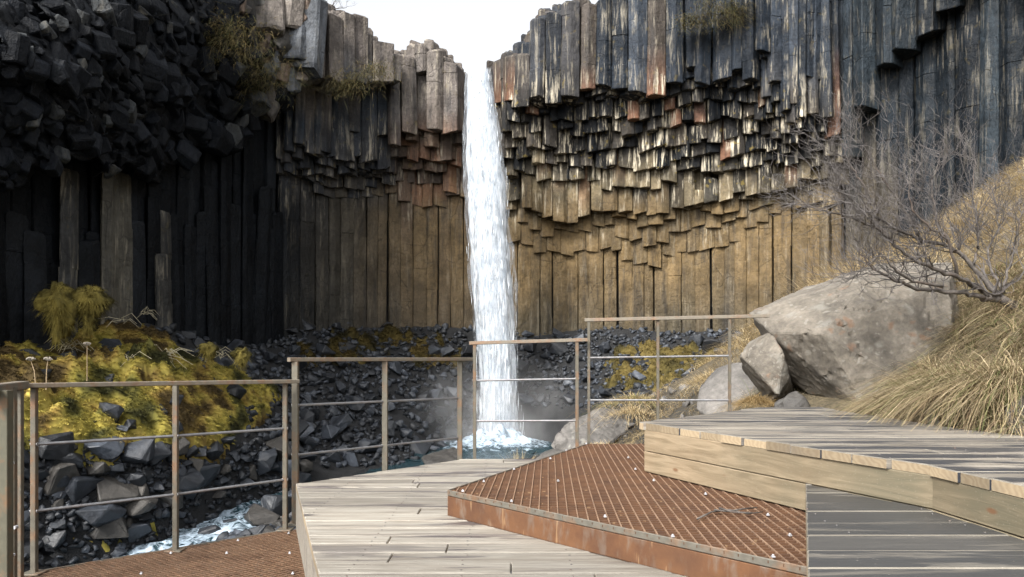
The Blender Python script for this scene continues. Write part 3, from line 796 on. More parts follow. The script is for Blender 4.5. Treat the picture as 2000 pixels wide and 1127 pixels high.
def waterfall():
    root = empty('waterfall', px(960, 855, FY)); tag(root, 'tall white waterfall dropping over the cliff notch into the pool', kind='structure')
    inv = Matrix.Translation(-Vector(root.location))
    for si, (sc_, dn, lo, hi, seed) in enumerate([(.66, 1.0, .30, .56, 1), (.88, .85, .38, .62, 2), (1.06, .6, .45, .80, 3)]):
        nu, nv = 44, 200; V = []; C = []
        for j in range(nv):
            y = 124+(856-124)*j/(nv-1); cu = np.interp(y, [a for a, b, c in FC], [b for a, b, c in FC]); hw = np.interp(y, [a for a, b, c in FC], [c for a, b, c in FC])
            t = j/(nv-1); Yc = FY+.9*(1-t)**2; z = z_of(y, FY)
            for i in range(nu):
                a = 2*math.pi*i/nu; ca, sa = math.cos(a), math.sin(a)
                nz = mnoise.noise((ca*1.3+seed*5, sa*1.3, z*.55+t*t*3))*.22 + mnoise.noise((ca*3, sa*3+seed, z*1.1))*.14
                rr = sc_*(1+nz*(.35+t))*hw/F*FY
                V.append(((cu-1000)/F*FY+ca*rr, Yc+sa*rr*.55-.12*si, z))
                C.append((1, 1, 1, .10-.18*t*si*.4 - (.02 if si else 0)))
        f = []
        for j in range(nv-1):
            for i in range(nu): f.append([j*nu+i, j*nu+(i+1) % nu, (j+1)*nu+(i+1) % nu, (j+1)*nu+i])
        o = make('water_curtain', np.array(V)-np.array(root.location), np.array(f), fall_mat('falling_water_%d' % si, dn, lo, hi), root, True, C)
    # loose strands and droplets that break the outline
    P = []; ns = 900; V = []; f = []
    for i in range(ns):
        t = rng.random()**.75; y = 132+(850-132)*t; cu = np.interp(y, [a for a, b, c in FC], [b for a, b, c in FC]); hw = np.interp(y, [a for a, b, c in FC], [c for a, b, c in FC])
        q = rng.gauss(0, .55); q = max(-1.08, min(1.08, q)); x = (cu+q*hw*(1.0 if t < .9 else 1.1)-1000)/F*FY
        Yd = FY+.9*(1-t)**2+rng.uniform(-.9, .5)*math.sqrt(max(.05, 1-min(1, q*q)))
        z = z_of(y, FY); L = rng.uniform(.12, .75)*(.5+t); wd = rng.uniform(.01, .035)*(1.1 if abs(q) < .9 else .45)
        dx = rng.uniform(-.05, .05)*L; b = len(V); ang = rng.uniform(0, 3.1)
        for k_, (zz, ww) in enumerate([(L*.5, .1), (L*.15, .8), (-L*.25, 1.0), (-L*.5, .15)]):
            for m_ in range(3):
                aa = ang+m_*2.094; V.append((x+dx*zz/L+math.cos(aa)*ww*wd, Yd+math.sin(aa)*ww*wd, z+zz))
        for k_ in range(3):
            for m_ in range(3): f.append([b+k_*3+m_, b+k_*3+(m_+1) % 3, b+k_*3+3+(m_+1) % 3, b+k_*3+3+m_])
    k = M('water_drops'); m_dr = k.fin((.72, .76, .8), .5)
    o = make('spray_strands', np.array(V)-np.array(root.location), np.array(f), m_dr, root, True); o['kind'] = 'stuff'
    # churned foam where it lands
    nu, nv = 90, 26; V = []; C = []; cx, cy_ = px(972, 850, FY).x, FY-.5
    for j in range(nv):
        rr = 3.0*j/(nv-1)
        for i in range(nu):
            a = 2*math.pi*i/nu; X = cx+math.cos(a)*rr*1.15; Y = cy_+math.sin(a)*rr
            hgt = .75*math.exp(-(rr/1.15)**2)*(1+.8*mnoise.noise((X*1.7, Y*1.7, 1)))+.14*mnoise.noise((X*4, Y*4, 3))*math.exp(-rr*.5)
            V.append((X, Y, -4.17+hgt-.10*smooth(2.0, 3.0, rr))); C.append((1, 1, 1, .62*smooth(3.0, 1.2, rr)+.12))
    f = [[j*nu+i, j*nu+(i+1) % nu, (j+1)*nu+(i+1) % nu, (j+1)*nu+i] for j in range(nv-1) for i in range(nu)]
    make('foam', np.array(V)-np.array(root.location), np.array(f)[:, ::-1], m_water, root, True, C)
    # spray cloud
    k = M('spray_cloud'); k.t.nodes.remove(k.b)
    vol = k.n('VolumePrincipled'); tc = k.n('TexCoord').outputs['Object']
    ln = k.n('VectorMath', operation='LENGTH'); k.put(ln.inputs[0], tc)
    fall = k.ramp(ln.outputs['Value'], [(0, 1.0), (.35, .5), (.7, .12), (1.0, 0.0)])
    nz = k.ramp(k.noise(k.P((1, 1, .7)), .8, 3, .6), [(.32, 0.0), (.7, 1.0)])
    k.put(vol.inputs['Density'], k.math('MULTIPLY', k.math('MULTIPLY', fall, nz), .38)); vol.inputs['Color'].default_value = (1, 1, 1, 1)
    vol.inputs['Anisotropy'].default_value = -.2
    k.put(k.out.inputs['Volume'], vol.outputs[0])
    bm = bmesh.new(); bmesh.ops.create_icosphere(bm, subdivisions=3, radius=1.0)
    o = from_bm('mist', bm, k.m); o.location = px(968, 822, FY-.6); o.scale = (4.6, 2.6, 3.4); tag(o, 'white spray drifting at the foot of the fall', kind='stuff')
waterfall()

# ------------------------------------------------------------------ boulders
def rock_lib(mat, n, seed, sub=0, sq=.6):
    out = []
    for i in range(n):
        bm = hull_block(seed+i, 11+i % 4, sq, .05)
        if sub:
            bmesh.ops.triangulate(bm, faces=bm.faces[:])
            bmesh.ops.subdivide_edges(bm, edges=bm.edges[:], cuts=sub, use_grid_fill=True)
            for v in bm.verts:
                d = mnoise.fractal(v.co*3+Vector((seed+i, 0, 0)), 1, 2, 4)*.035 + mnoise.noise(v.co*1.5+Vector((0, i, seed)))*.04
                v.co += v.co.normalized()*d
        me = bpy.data.meshes.new('boulder'); bm.to_mesh(me); bm.free(); me.materials.append(mat); out.append(me)
    return out
lib_dark = rock_lib(m_scree, 14, 300, 1); lib_brown = rock_lib(m_scree_w, 10, 340, 1); lib_bank = rock_lib(m_bank_rock, 8, 380, 2)
def moss_mask(u, y):
    u = np.asarray(u, float); y = np.asarray(y, float)
    top = np.interp(u, [-200, 0, 120, 200, 290, 340, 430, 560], [690, 690, 690, 655, 650, 690, 735, 770])
    bot = np.interp(u, [-200, 0, 60, 200, 320, 420, 480, 540, 580], [930, 930, 890, 880, 900, 880, 840, 815, 790])
    w_ = vnoise(np.stack([u.ravel()*.018, y.ravel()*.02, 0*u.ravel()], 1), 77).reshape(u.shape)*40
    m_ = npsmooth(-14, 12, y-top)*npsmooth(20, -40, y-bot+w_)*npsmooth(585, 530, u+w_)
    return m_
ROCKS = []
def put_rock(p, size, zone, lib=None):
    ROCKS.append([p, size, zone, lib])
def scatter(n, zone, uy, size, ymin=10, lib=None, tight=.62, accept=None):
    done = 0; tries = 0
    while done < n and tries < n*14:
        tries += 1
        u, y = uy(); p = hit(u, y, ymin)
        if p is None: continue
        sz = size()
        if (np.hypot(SD[:, 0]-p.x, SD[:, 1]-p.y)/SD[:, 3]).min() < (.95 if sz > .3 else .6) and p.y < 33 and rng.random() < .93: continue
        if accept and not accept(u, y, p, sz): continue
        if sz > .3 and any((p-q[0]).length < tight*(sz+q[1])*.5 for q in ROCKS if q[1] > .3): continue
        put_rock(p, sz, zone, lib); done += 1
U = rng.uniform
scatter(110, 'bank', lambda: (U(-20, 600), U(885, 1090)), lambda: .42+1.0*rng.random()**1.8, 13, tight=.55)
scatter(1050, 'bank', lambda: (U(-20, 600), U(880, 1110)), lambda: U(.13, .40), 13)
scatter(120, 'scree', lambda: (U(555, 935), U(690, 915)), lambda: .4+.95*rng.random()**2, 18)
scatter(1400, 'scree', lambda: (U(480, 940), U(645, 915)), lambda: U(.14, .46), 18)
scatter(42, 'mossy', lambda: (U(-20, 570), U(690, 890)), lambda: .35+.6*rng.random()**2, 14)
scatter(70, 'foot', lambda: (U(280, 900), U(640, 740)), lambda: .35+.8*rng.random()**2, 18, accept=lambda u, y, p, s: moss_mask(np.array([u]), np.array([y]))[0] < .3)
scatter(75, 'far', lambda: (U(1005, 1460), U(655, 790)), lambda: .4+.9*rng.random()**2, 24)
scatter(1300, 'far', lambda: (U(1005, 1470), U(638, 800)), lambda: U(.12, .38), 24)
scatter(40, 'grass', lambda: (U(1215, 1450), U(745, 870)), lambda: .08+.35*rng.random()**3, 8, 'bank')
ROCKS.sort(key=lambda q: -q[1]/q[0].y)
def cell(zone, u, y):
    """where a stone is seen, in words, and a group phrase for it"""
    if zone == 'bank':
        a = 'seen left of the first thin post' if u < 67 else 'in first bay of lowest railing' if u < 343 else 'in second bay of lowest railing' if u < 557 else 'beside the plank platform corner'
        b = '' if u < 67 or u > 557 else (', above upper rod' if y < np.interp(u, [67, 557], [868, 837]) else ', between rods' if y < np.interp(u, [67, 557], [998, 937]) else ', below lower rod')
        return 'bank boulder '+a+b
    if zone == 'scree':
        a = 'in first bay of second railing' if u < 752 else 'in second bay of second railing' if u < 900 else 'next to the waterfall foot'
        if u < 575: a = 'left of the second railing'
        b = '' if u > 900 or u < 575 else ' above the handrail' if y < 700 else ' above the upper rod' if y < 786 else ' between the two rods' if y < 872 else ' below the lower rod'
        return 'scree block '+a+b
    if zone == 'mossy':
        return 'basalt stone in yellow moss '+('above the lowest handrail' if y < 745 else 'in first bay of lowest railing' if u < 343 else 'in second bay of lowest railing')
    if zone == 'foot':
        return 'fallen block at the cliff foot '+('behind the moss slope' if u < 560 else 'under the brown columns')
    if zone == 'far':
        if u < 1150: return 'dark block beside the waterfall seen through the third railing'
        return 'dark block in ochre moss '+('in first bay of highest railing' if u < 1285 else 'in second bay of highest railing' if u < 1425 else 'beyond last post of highest railing')+(' above upper rod' if y < 698 else ' below upper rod')
    return 'pale stone in dry grass '+('in the first bay of the highest railing' if u < 1285 else 'in the second bay of the highest railing' if u < 1425 else 'beyond the highest railing')
def rock_obj(p, sz, me, rot=None, scl=None, sink=.12):
    o = bpy.data.objects.new('boulder', me); COL.objects.link(o)
    o.location = p + Vector((0, 0, sz*(.34-sink)))
    o.rotation_euler = rot or (U(-.5, .5), U(-.5, .5), U(0, 6.28))
    s = scl or (U(.85, 1.25), U(.85, 1.2), U(.6, .95)); o.scale = tuple(x*sz for x in s)
    return o
ORD = 'first second third fourth fifth sixth seventh eighth ninth tenth'.split()
small = {'dark': [], 'bank': []}
cells = {}
for i, (p, sz, zone, lib) in enumerate(ROCKS):
    if i >= 285: small['bank' if lib == 'bank' else 'dark'].append((p, sz)); continue
    brown = zone == 'bank' and rng.random() < .25
    L = lib_bank if lib == 'bank' else (lib_brown if brown else lib_dark)
    q = p.copy()
    if zone == 'mossy': q.z += .16
    o = rock_obj(q, sz, rng.choice(L)); o['category'] = 'boulder'
    cells.setdefault(cell(zone, to_u(p.x, p.y), y_of(p.z+.2*sz, p.y)), []).append((o, brown))
for name_, lst in cells.items():                      # biggest first (ROCKS is sorted by apparent size)
    free = list(lst)
    def name_one(k_, word):
        o, br = free.pop(k_); o['label'] = (word+' '+('brown-grey ' if br else '')+name_).strip(); o['group'] = name_
    if len(free) == 1: name_one(0, 'only'); continue
    name_one(0, 'largest')
    if free: name_one(0, 'second largest')
    if len(free) > 1:
        name_one(min(range(len(free)), key=lambda k_: to_u(*free[k_][0].location[:2])), 'leftmost smaller'); name_one(max(range(len(free)), key=lambda k_: to_u(*free[k_][0].location[:2])), 'rightmost smaller')
    if len(free) > 1:
        name_one(min(range(len(free)), key=lambda k_: y_of(free[k_][0].location.z, free[k_][0].location.y)), 'highest smaller')
    if len(free) > 1:
        name_one(max(range(len(free)), key=lambda k_: y_of(free[k_][0].location.z, free[k_][0].location.y)), 'lowest smaller')
    free.sort(key=lambda q: to_u(*q[0].location[:2]))
    for k_, (o, br) in enumerate(free):
        n_ = k_+1; sf = 'th' if 10 <= n_ % 100 <= 20 else {1: 'st', 2: 'nd', 3: 'rd'}.get(n_ % 10, 'th')
        o['label'] = (ORD[k_] if k_ < len(ORD) else '%d%s' % (n_, sf))+'-from-left middle-sized '+name_ if len(free) > 1 else 'middle-sized '+name_
        o['group'] = name_
for _ in range(900):
    X_, Y_ = U(-8, 1.5), U(7.5, 26)
    if (np.hypot(SD[:, 0]-X_, SD[:, 1]-Y_)/SD[:, 3]).min() > .8: small['dark'].append((Vector((X_, Y_, float(ground(X_, Y_)))), U(.12, .55)))
def merged_rocks(name, lst, lib, mat, label):
    VV, FF = [], []; off = 0
    T = []
    for me in lib:
        bm = bmesh.new(); bm.from_mesh(me); bmesh.ops.triangulate(bm, faces=bm.faces[:])
        T.append((np.array([tuple(v.co) for v in bm.verts]), np.array([[v.index for v in f.verts] for f in bm.faces]))); bm.free()
    for p, sz in lst:
        v, f = T[rng.randrange(len(T))]
        Mx = np.array(Euler((U(-.6, .6), U(-.6, .6), U(0, 6.28))).to_matrix())@np.diag([sz*U(.8, 1.3), sz*U(.8, 1.2), sz*U(.6, 1)])
        VV.append(v@Mx.T+np.array(p)+(0, 0, sz*.2)); FF.append(f+off); off += len(v)
    tag(make(name, np.vstack(VV), np.vstack(FF), mat), label, kind='stuff')
lib_small = rock_lib(m_scree, 8, 420, 0)
merged_rocks('scree_rubble', small['dark'], lib_small, m_scree, 'small dark stones filling the gaps between boulders')
if small['bank']: merged_rocks('pebbles', small['bank'], rock_lib(m_bank_rock, 5, 450, 0), m_bank_rock, 'small pale stones on the grassy bank')

def hull_rock(name, pts, mat, label, cat='boulder', cuts=5, amp=.035, seed=0, group=None, bev=.04):
    P = [px(*q) for q in pts]; c = sum(P, Vector())/len(P); base = Vector((c.x, c.y, min(q.z for q in P)))
    bm = bmesh.new()
    for q in P: bm.verts.new(q-base)
    bmesh.ops.convex_hull(bm, input=bm.verts[:]); bmesh.ops.delete(bm, geom=[v for v in bm.verts if not v.link_faces], context='VERTS')
    bmesh.ops.dissolve_limit(bm, angle_limit=R(6), verts=bm.verts[:], edges=bm.edges[:])
    bmesh.ops.bevel(bm, geom=bm.edges[:], offset=bev, segments=1, affect='EDGES')
    bmesh.ops.triangulate(bm, faces=bm.faces[:])
    for it in range(cuts):
        ed = [e for e in bm.edges if e.calc_length() > .07]
        if not ed or len(bm.verts) > 14000: break
        bmesh.ops.subdivide_edges(bm, edges=ed, cuts=1); bmesh.ops.triangulate(bm, faces=bm.faces[:])
    bm.normal_update()
    for v in bm.verts:
        d = mnoise.fractal(v.co*2.2+Vector((seed, seed*3, 0)), 1, 2, 6)*amp + mnoise.fractal(v.co*9+Vector((seed, 0, 9)), 1, 2, 3)*.012
        rg = abs(mnoise.noise(v.co*1.3+Vector((seed*2, 4, 1)))); d -= .03*max(0, .03-rg)/.03
        v.co += v.normal*d
    o = from_bm(name, bm, mat, None); o.location = base
    return tag(o, label, cat, group)
hull_rock('boulder', [(1460,611,9.3),(1572,561,10.2),(1720,514,10.9),(1860,512,10.6),(1595,570,9.05),(1705,541,8.85),(1855,552,8.75),(1506,650,8.85),(1605,652,8.3),
          (1695,806,8.25),(1870,800,8.0),(1545,744,9.15),(1615,796,8.9),(1560,770,10.4),(1900,700,10.4)], m_boulder,
          'huge lichen-spotted tan boulder at the end of the highest handrail, under the bare bush', seed=1, amp=.011, bev=.012, cuts=6)
hull_rock('boulder', [(1443,694,9.0),(1462,668,9.3),(1507,645,8.9),(1506,648,9.6),(1530,690,8.6),(1542,742,8.7),(1520,776,8.6),(1480,728,8.75),(1500,790,9.3),(1450,720,9.5),(1550,770,9.5)], m_boulder,
          'brown lichen-covered rock leaning against the foot of the huge tan boulder', seed=9, amp=.014, cuts=4, bev=.015)
hull_rock('boulder', [(1365,760,10.4),(1395,722,10.6),(1440,705,10.4),(1480,720,10.2),(1510,780,9.9),(1500,830,9.7),(1400,830,9.9),(1360,800,10.3),(1450,740,11.4),(1380,780,11.4)], m_bank_rock,
          'grey rock in dry grass behind the last post of the highest railing', seed=13, amp=.02, cuts=4, bev=.02)
hull_rock('boulder', [(1075,858,14.0),(1085,838,14.2),(1120,812,14.6),(1180,795,15),(1225,800,15.2),(1237,815,15.2),(1232,838,14.6),(1190,868,14.1),(1100,895,13.8),(1080,880,13.9),(1160,880,15.6),(1225,845,15.8)], m_bank_rock,
          'rounded pale grey rock at the pool edge behind the middle railing', seed=17, amp=.06, cuts=4)
hull_rock('boulder', [(1508,788,8.3),(1530,772,8.3),(1556,760,8.35),(1574,778,8.2),(1585,800,8.2),(1540,810,8.1),(1510,806,8.2),(1550,790,8.8)], m_scree_w,
          'small brown wedge-shaped stone at the deck edge below the huge boulder', seed=21, amp=.02, cuts=3, bev=.02)
hull_rock('boulder', [(1806,815,6.1),(1818,790,6.2),(1834,808,6.1),(1842,836,5.9),(1815,840,5.9),(1830,820,6.5)], m_bank_rock, 'small jagged pale stone where grass meets the upper deck', seed=25, amp=.02, cuts=3, bev=.015)
hull_rock('boulder', [(1835,800,6.35),(1870,785,6.5),(1990,780,6.3),(1900,840,5.75),(1960,850,5.6),(1850,835,6.0),(1950,800,6.8)], m_scree_w, 'dark brown rock in the hollow under overhanging grass', seed=29, amp=.03, cuts=3, bev=.02)
hull_rock('boulder', [(1958,800,5.45),(1985,775,5.5),(2030,760,5.4),(2060,800,5.2),(2040,860,4.9),(1965,848,5.1),(1975,840,5.8),(2050,800,6)], m_bank_rock, 'rounded grey rock at the photo edge beside overhanging grass', seed=33, amp=.03, cuts=3, bev=.03)
hull_rock('boulder', [(820,893,24),(850,880,24.6),(890,872,25),(905,890,24.5),(880,915,23.6),(830,915,23.6),(870,890,25.8)], m_scree_w, 'brown rock by the pool outlet behind the wooden platform corner', seed=37, amp=.05, cuts=3, bev=.05)
hull_rock('boulder', [(1030,905,12.2),(1060,882,12.6),(1090,872,12.8),(1110,890,12.4),(1100,915,11.9),(1045,925,11.9),(1080,890,13.4)], m_scree_w, 'dark low rock beside the grass tuft at the grating edge', seed=41, amp=.04, cuts=3, bev=.03)
# chosen big stones on the near bank
for (u, y, s_, lab, lib) in [(105, 905, 1.0, 'cracked squarish dark block at the lower edge of the moss', lib_dark), (205, 905, .95, 'tilted dark cube-like block below the moss slope', lib_dark),
        (130, 1000, 1.25, 'long brown-grey flat boulder near the thick corner post', lib_brown), (275, 1020, 1.15, 'large rounded brown-grey boulder beside the start of the rapids', lib_brown),
        (215, 1060, 1.1, 'broad wet dark boulder just above the rusty grating corner', lib_brown), (120, 960, .8, 'smooth grey boulder with pale worn top on the stream bank', lib_brown), (335, 1000, .9, 'brownish boulder right of the middle post at the rapids edge', lib_brown)]:
    p = hit(u, y, 13)
    if p: o = rock_obj(p, s_, rng.choice(lib), sink=.0); tag(o, lab, 'boulder')

# ------------------------------------------------------------------ grass blades
def blades(name, roots, dirs, length, width, cols, mat, label, droop=.6, seg=4, parent=None, cat=None, kind='stuff', group=None):
    n = len(roots); roots = np.asarray(roots, float); dirs = np.asarray(dirs, float); dirs /= np.linalg.norm(dirs, axis=1)[:, None]
    length = np.asarray(length, float); h = dirs.copy(); h[:, 2] = 0
    hl = np.linalg.norm(h, axis=1); h = h/np.maximum(hl, 1e-6)[:, None]
    side = np.stack([-h[:, 1], h[:, 0], 0*hl], 1); tw = nr.uniform(-1, 1, n)[:, None]; side = side*1.0+h*tw*.8; side /= np.linalg.norm(side, axis=1)[:, None]
    V = np.zeros((n, (seg+1)*2, 3)); dr = droop*nr.uniform(.4, 1.5, n)
    for k_ in range(seg+1):
        t = k_/seg; c = roots + dirs*(length*t)[:, None] + h*(length*dr*.45*t*t)[:, None]; c[:, 2] -= length*dr*.75*t*t
        ww = (np.asarray(width)*(1-.85*t))[:, None]*.5
        V[:, 2*k_] = c-side*ww; V[:, 2*k_+1] = c+side*ww
    base = (np.arange(n)*(seg+1)*2)[:, None, None]
    q = np.array([[2*k_, 2*k_+1, 2*k_+3, 2*k_+2] for k_ in range(seg)])[None]
    Fc = (base+q).reshape(-1, 4)
    C = np.repeat(np.c_[cols, np.ones(n)], (seg+1)*2, axis=0)
    o = make(name, V.reshape(-1, 3), Fc, mat, parent, True, C)
    return tag(o, label, cat, group, kind) if not parent else o
def pick_cols(n, pal, var=.25):
    P = np.array(pal); return P[nr.integers(0, len(P), n)]*nr.uniform(1-var, 1+var, (n, 1))
HAY = [(.40, .32, .19), (.33, .255, .15), (.47, .39, .25), (.24, .18, .11), (.22, .19, .095), (.13, .15, .055), (.17, .12, .075)]
HAYD = [(.40, .31, .17), (.33, .245, .13), (.46, .37, .22)]
def grad(X, Y):
    e = .2; return np.stack([(ground(X+e, Y)-ground(X-e, Y))/(2*e), (ground(X, Y+e)-ground(X, Y-e))/(2*e)], 1)
def in_deck4(X, Y):
    return ((X < np.interp(Y, [3, 5, 5.65, 7.6, 7.65], [3.75, 3.33, 3.17, 3.10, -5]))) & (Y < 7.65)
def bank_grass(n, region, L, W, pal, name, label, up=.75, droop=.7, clump=.9):
    X0, X1, Y0, Y1 = region; X = nr.uniform(X0, X1, n*3); Y = nr.uniform(Y0, Y1, n*3)
    u = to_u(X, Y); ok = ~in_deck4(X, Y) & (u < 3200); yy_ = y_of(ground(X, Y), Y); ok &= ~((Y < 9.3) & (u < 1735+(800-yy_)*.7) & (u > 1440))
    cn_ = vnoise(np.stack([X*2.2, Y*2.2, 0*X], 1), 21); ok &= (cn_ > -.55*clump+nr.uniform(-.5, .3, len(X)))
    X, Y = X[ok][:n], Y[ok][:n]; m_ = len(X); g = grad(X, Y); Z = ground(X, Y)-.02
    cl = vnoise(np.stack([X*1.3, Y*1.3, 0*X], 1), 4); cl2 = vnoise(np.stack([X*1.3+9, Y*1.3, 0*X], 1), 5)
    d = np.stack([-g[:, 0]*.6+cl*.9+nr.normal(0, .38, m_)-.2, -g[:, 1]*.6+cl2*.9+nr.normal(0, .38, m_)-.2, np.full(m_, up)+nr.normal(0, .2, m_)], 1)
    return blades(name, np.stack([X, Y, Z], 1), d, nr.uniform(L[0], L[1], m_), nr.uniform(W[0], W[1], m_), pick_cols(m_, pal), m_blade, label, droop)
def tussocks(nc, nb, region, L, W, pal, name, label):
    X0, X1, Y0, Y1 = region; X = nr.uniform(X0, X1, nc*4); Y = nr.uniform(Y0, Y1, nc*4); u = to_u(X, Y)
    yy_ = y_of(ground(X, Y), Y); ok = ~in_deck4(X-.1, Y) & (u < 3200) & ~((Y < 9.3) & (u < 1770+(800-yy_)*.6)); X, Y = X[ok][:nc], Y[ok][:nc]; nc = len(X); g = grad(X, Y)
    rad = nr.uniform(.05, .16, nc); k_ = nr.integers(0, nc, nb); a = nr.uniform(0, 2*np.pi, nb); rr = rad[k_]*np.sqrt(nr.uniform(0, 1, nb))
    ox, oy = np.cos(a)*rr, np.sin(a)*rr; x, y = X[k_]+ox, Y[k_]+oy; z = ground(x, y)+.10*(1-(rr/rad[k_])**2)*nr.uniform(.2, 1, nb)-.03
    lean = nr.normal(0, .6, (nc, 2))
    d = np.stack([ox/rad[k_]*.75-g[k_, 0]*.25+lean[k_, 0]+nr.normal(0, .35, nb)-.1, oy/rad[k_]*.75-g[k_, 1]*.25+lean[k_, 1]+nr.normal(0, .35, nb)-.1, nr.normal(.8, .25, nb)], 1)
    sz = nr.uniform(.55, 1.2, nc); tone = nr.uniform(.65, 1.25, (nc, 1))
    return blades(name, np.stack([x, y, z], 1), d, nr.uniform(L[0], L[1], nb)*sz[k_], nr.uniform(W[0], W[1], nb), pick_cols(nb, pal)*tone[k_], m_blade, label, 1.15, 5)
tussocks(640, 50000, (2.9, 8.6, 2.2, 10.5), (.18, .62), (.004, .010), HAY, 'dry_grass', 'long straw-coloured grass drooping over the near bank')
bank_grass(9000, (2.9, 7.5, 3.2, 10.5), (.08, .22), (.005, .010), HAY, 'short_dry_grass', 'short matted straw between the tussocks of the near bank')
bank_grass(26000, (3.8, 14, 10.2, 21), (.22, .5), (.009, .018), HAYD, 'hill_grass', 'pale dry grass on the slope behind the bare bush')
bank_grass(9000, (1.2, 5.2, 9.0, 17), (.10, .28), (.007, .012), HAYD, 'short_grass', 'short dry grass among the stones behind the railings', clump=.2)
def tuft(u, y, Y, n, L, w, pal, label, name='grass_tuft', spread=.12, up=.9, droop=.5, z=None, cat='grass tuft'):
    c = px(u, y, Y); r = nr.normal(0, spread, (n, 2)); rt = np.stack([r[:, 0], r[:, 1], -np.linalg.norm(r, axis=1)*.3], 1)
    d = np.stack([r[:, 0]/spread*.45+nr.normal(0, .2, n), r[:, 1]/spread*.45+nr.normal(0, .2, n), np.full(n, up)], 1)
    o = blades(name, rt, d, nr.uniform(L*.5, L, n), np.full(n, w), pick_cols(n, pal), m_blade, label, droop, cat=cat, kind=None); o.location = c
    return o
tuft(1475, 780, 8.6, 900, .20, .006, [(.40, .29, .14), (.32, .22, .10)], 'round shaggy straw tuft between the leaning rock and the deck', spread=.10, droop=1.3)
tuft(1012, 905, 9.6, 90, .28, .007, HAYD, 'thin upright straw tuft behind the wooden platform by the pool', spread=.09, up=1.3, droop=.3)
tuft(1240, 775, 14.3, 700, .34, .012, HAYD+[(.2, .2, .06)], 'low green and straw grass hummock behind the highest railing', spread=.32, droop=1.2)
tuft(1235, 800, 13.2, 400, .35, .011, HAYD, 'hanging straw grass clump beside the rounded pale rock', spread=.22, droop=1.2)
tuft(1175, 868, 12.5, 300, .22, .010, HAYD, 'low straw clump in front of the rounded pale rock', spread=.25, droop=.9)
tuft(1395, 735, 11.6, 800, .30, .010, HAYD, 'straw grass cap on the slope above the grey rock', spread=.22, droop=1.0)
tuft(1690, 520, 11.3, 900, .45, .009, HAYD, 'tall seeding straw grass rising behind the huge boulder', spread=.38, up=1.2, droop=.35)
tuft(1745, 790, 7.7, 900, .4, .007, HAY, 'straw clump spilling onto the back of the upper deck', spread=.16, droop=1.1)
tuft(1890, 745, 6.3, 2600, .62, .008, HAY, 'big drooping straw tussock over the dark hollow', spread=.24, droop=1.5)
tuft(1985, 735, 5.7, 1800, .55, .007, HAY, 'shaggy straw tussock at the photo edge above the grey rock', spread=.22, droop=1.5)
tuft(1830, 730, 7.4, 1300, .5, .008, HAY, 'drooping straw tussock against the side of the huge boulder', spread=.16, droop=1.3)

# ------------------------------------------------------------------ moss
def moss_patch(name, label, region, mask, hgt, step, nblade, pal, L=(.06, .16), thr=.18, seed=0, mounds=None):
    X0, X1, Y0, Y1 = region; xs = np.arange(X0, X1, step); ys = np.arange(Y0, Y1, step); X, Y = np.meshgrid(xs, ys)
    Z = ground(X, Y); u = to_u(X, Y); y = y_of(Z, Y); m_ = mask(u, y)
    P = np.stack([X.ravel(), Y.ravel(), 0*X.ravel()], 1)
    nz = fbm(P*1.1, 4, seed+11).reshape(X.shape); n2 = fbm(P*3.4, 3, seed+31).reshape(X.shape)
    k_ = m_*(.60+1.0*nz+.5*n2); hh = npsmooth(thr, thr+.5, k_)*hgt*(1+.5*nz+.9*n2)
    if mounds:
        for (mu, my, mY, mr, mh) in mounds:
            c_ = px(mu, my, mY); hh = hh+mh*np.exp(-((X-c_.x)**2+(Y-c_.y)**2)/mr**2)*(1+.55*n2+.3*nz)*npsmooth(thr-.05, thr+.2, k_)
    ZZ = Z+hh-.3*npsmooth(thr+.04, thr-.2, k_)
    keep = (k_ > thr-.3); nx, ny = len(xs), len(ys)
    f = grid_faces(nx, ny); f = f[keep.ravel()[f].all(1)]
    idx = np.unique(f); remap = np.full(nx*ny, -1); remap[idx] = np.arange(len(idx)); f = remap[f]
    PV = np.stack([X.ravel(), Y.ravel(), ZZ.ravel()], 1)[idx]
    cn_ = fbm(PV*np.array([.8, .8, 1.2]), 3, seed+5); c2 = vnoise(PV*3.0, seed+7)
    A = np.array(pal); t = np.clip((cn_*1.6+.5+.3*c2), 0, .999)*(len(A)-1); i = t.astype(int); fr = (t-i)[:, None]
    C = A[i]*(1-fr)+A[np.minimum(i+1, len(A)-1)]*fr
    root = make(name, PV, f, m_moss, None, True, np.c_[C*.8, np.ones(len(C))]); tag(root, label, kind='stuff')
    okv = np.flatnonzero((k_.ravel()[idx] > thr+.10)); sel = okv[nr.integers(0, len(okv), nblade)]; rt = PV[sel]+np.c_[nr.uniform(-step, step, (nblade, 2))*.6, np.full(nblade, -.02)]
    g = grad(rt[:, 0], rt[:, 1])
    d = np.stack([-g[:, 0]*.6+nr.normal(0, .5, nblade), -g[:, 1]*.6+nr.normal(0, .5, nblade)-.15, np.full(nblade, .75)], 1)
    blades('moss_fronds', rt, d, nr.uniform(L[0], L[1], nblade), nr.uniform(.012, .028, nblade), C[sel]*nr.uniform(.6, 1.5, (nblade, 1)), m_moss, None, .9, 2, parent=root)
MOSS = [(.045, .045, .014), (.16, .145, .034), (.36, .30, .06), (.47, .38, .09), (.34, .235, .06), (.09, .062, .024)]
moss_patch('moss', 'yellow-green moss blanketing the slope below the shaded cliff', (-17, -6.5, 15.5, 30), moss_mask, .36, .08, 160000, MOSS, (.04, .11), .07, mounds=[(285, 690, 22.9, .95, .6), (205, 695, 22.3, .7, .4), (140, 720, 21, .6, .3), (60, 740, 19.5, .7, .35), (350, 730, 24, .6, .3)])
def far_mask(u, y): return npsmooth(1130, 1230, u)*npsmooth(1500, 1440, u)*npsmooth(655, 690, y)*npsmooth(800, 760, y)*.9
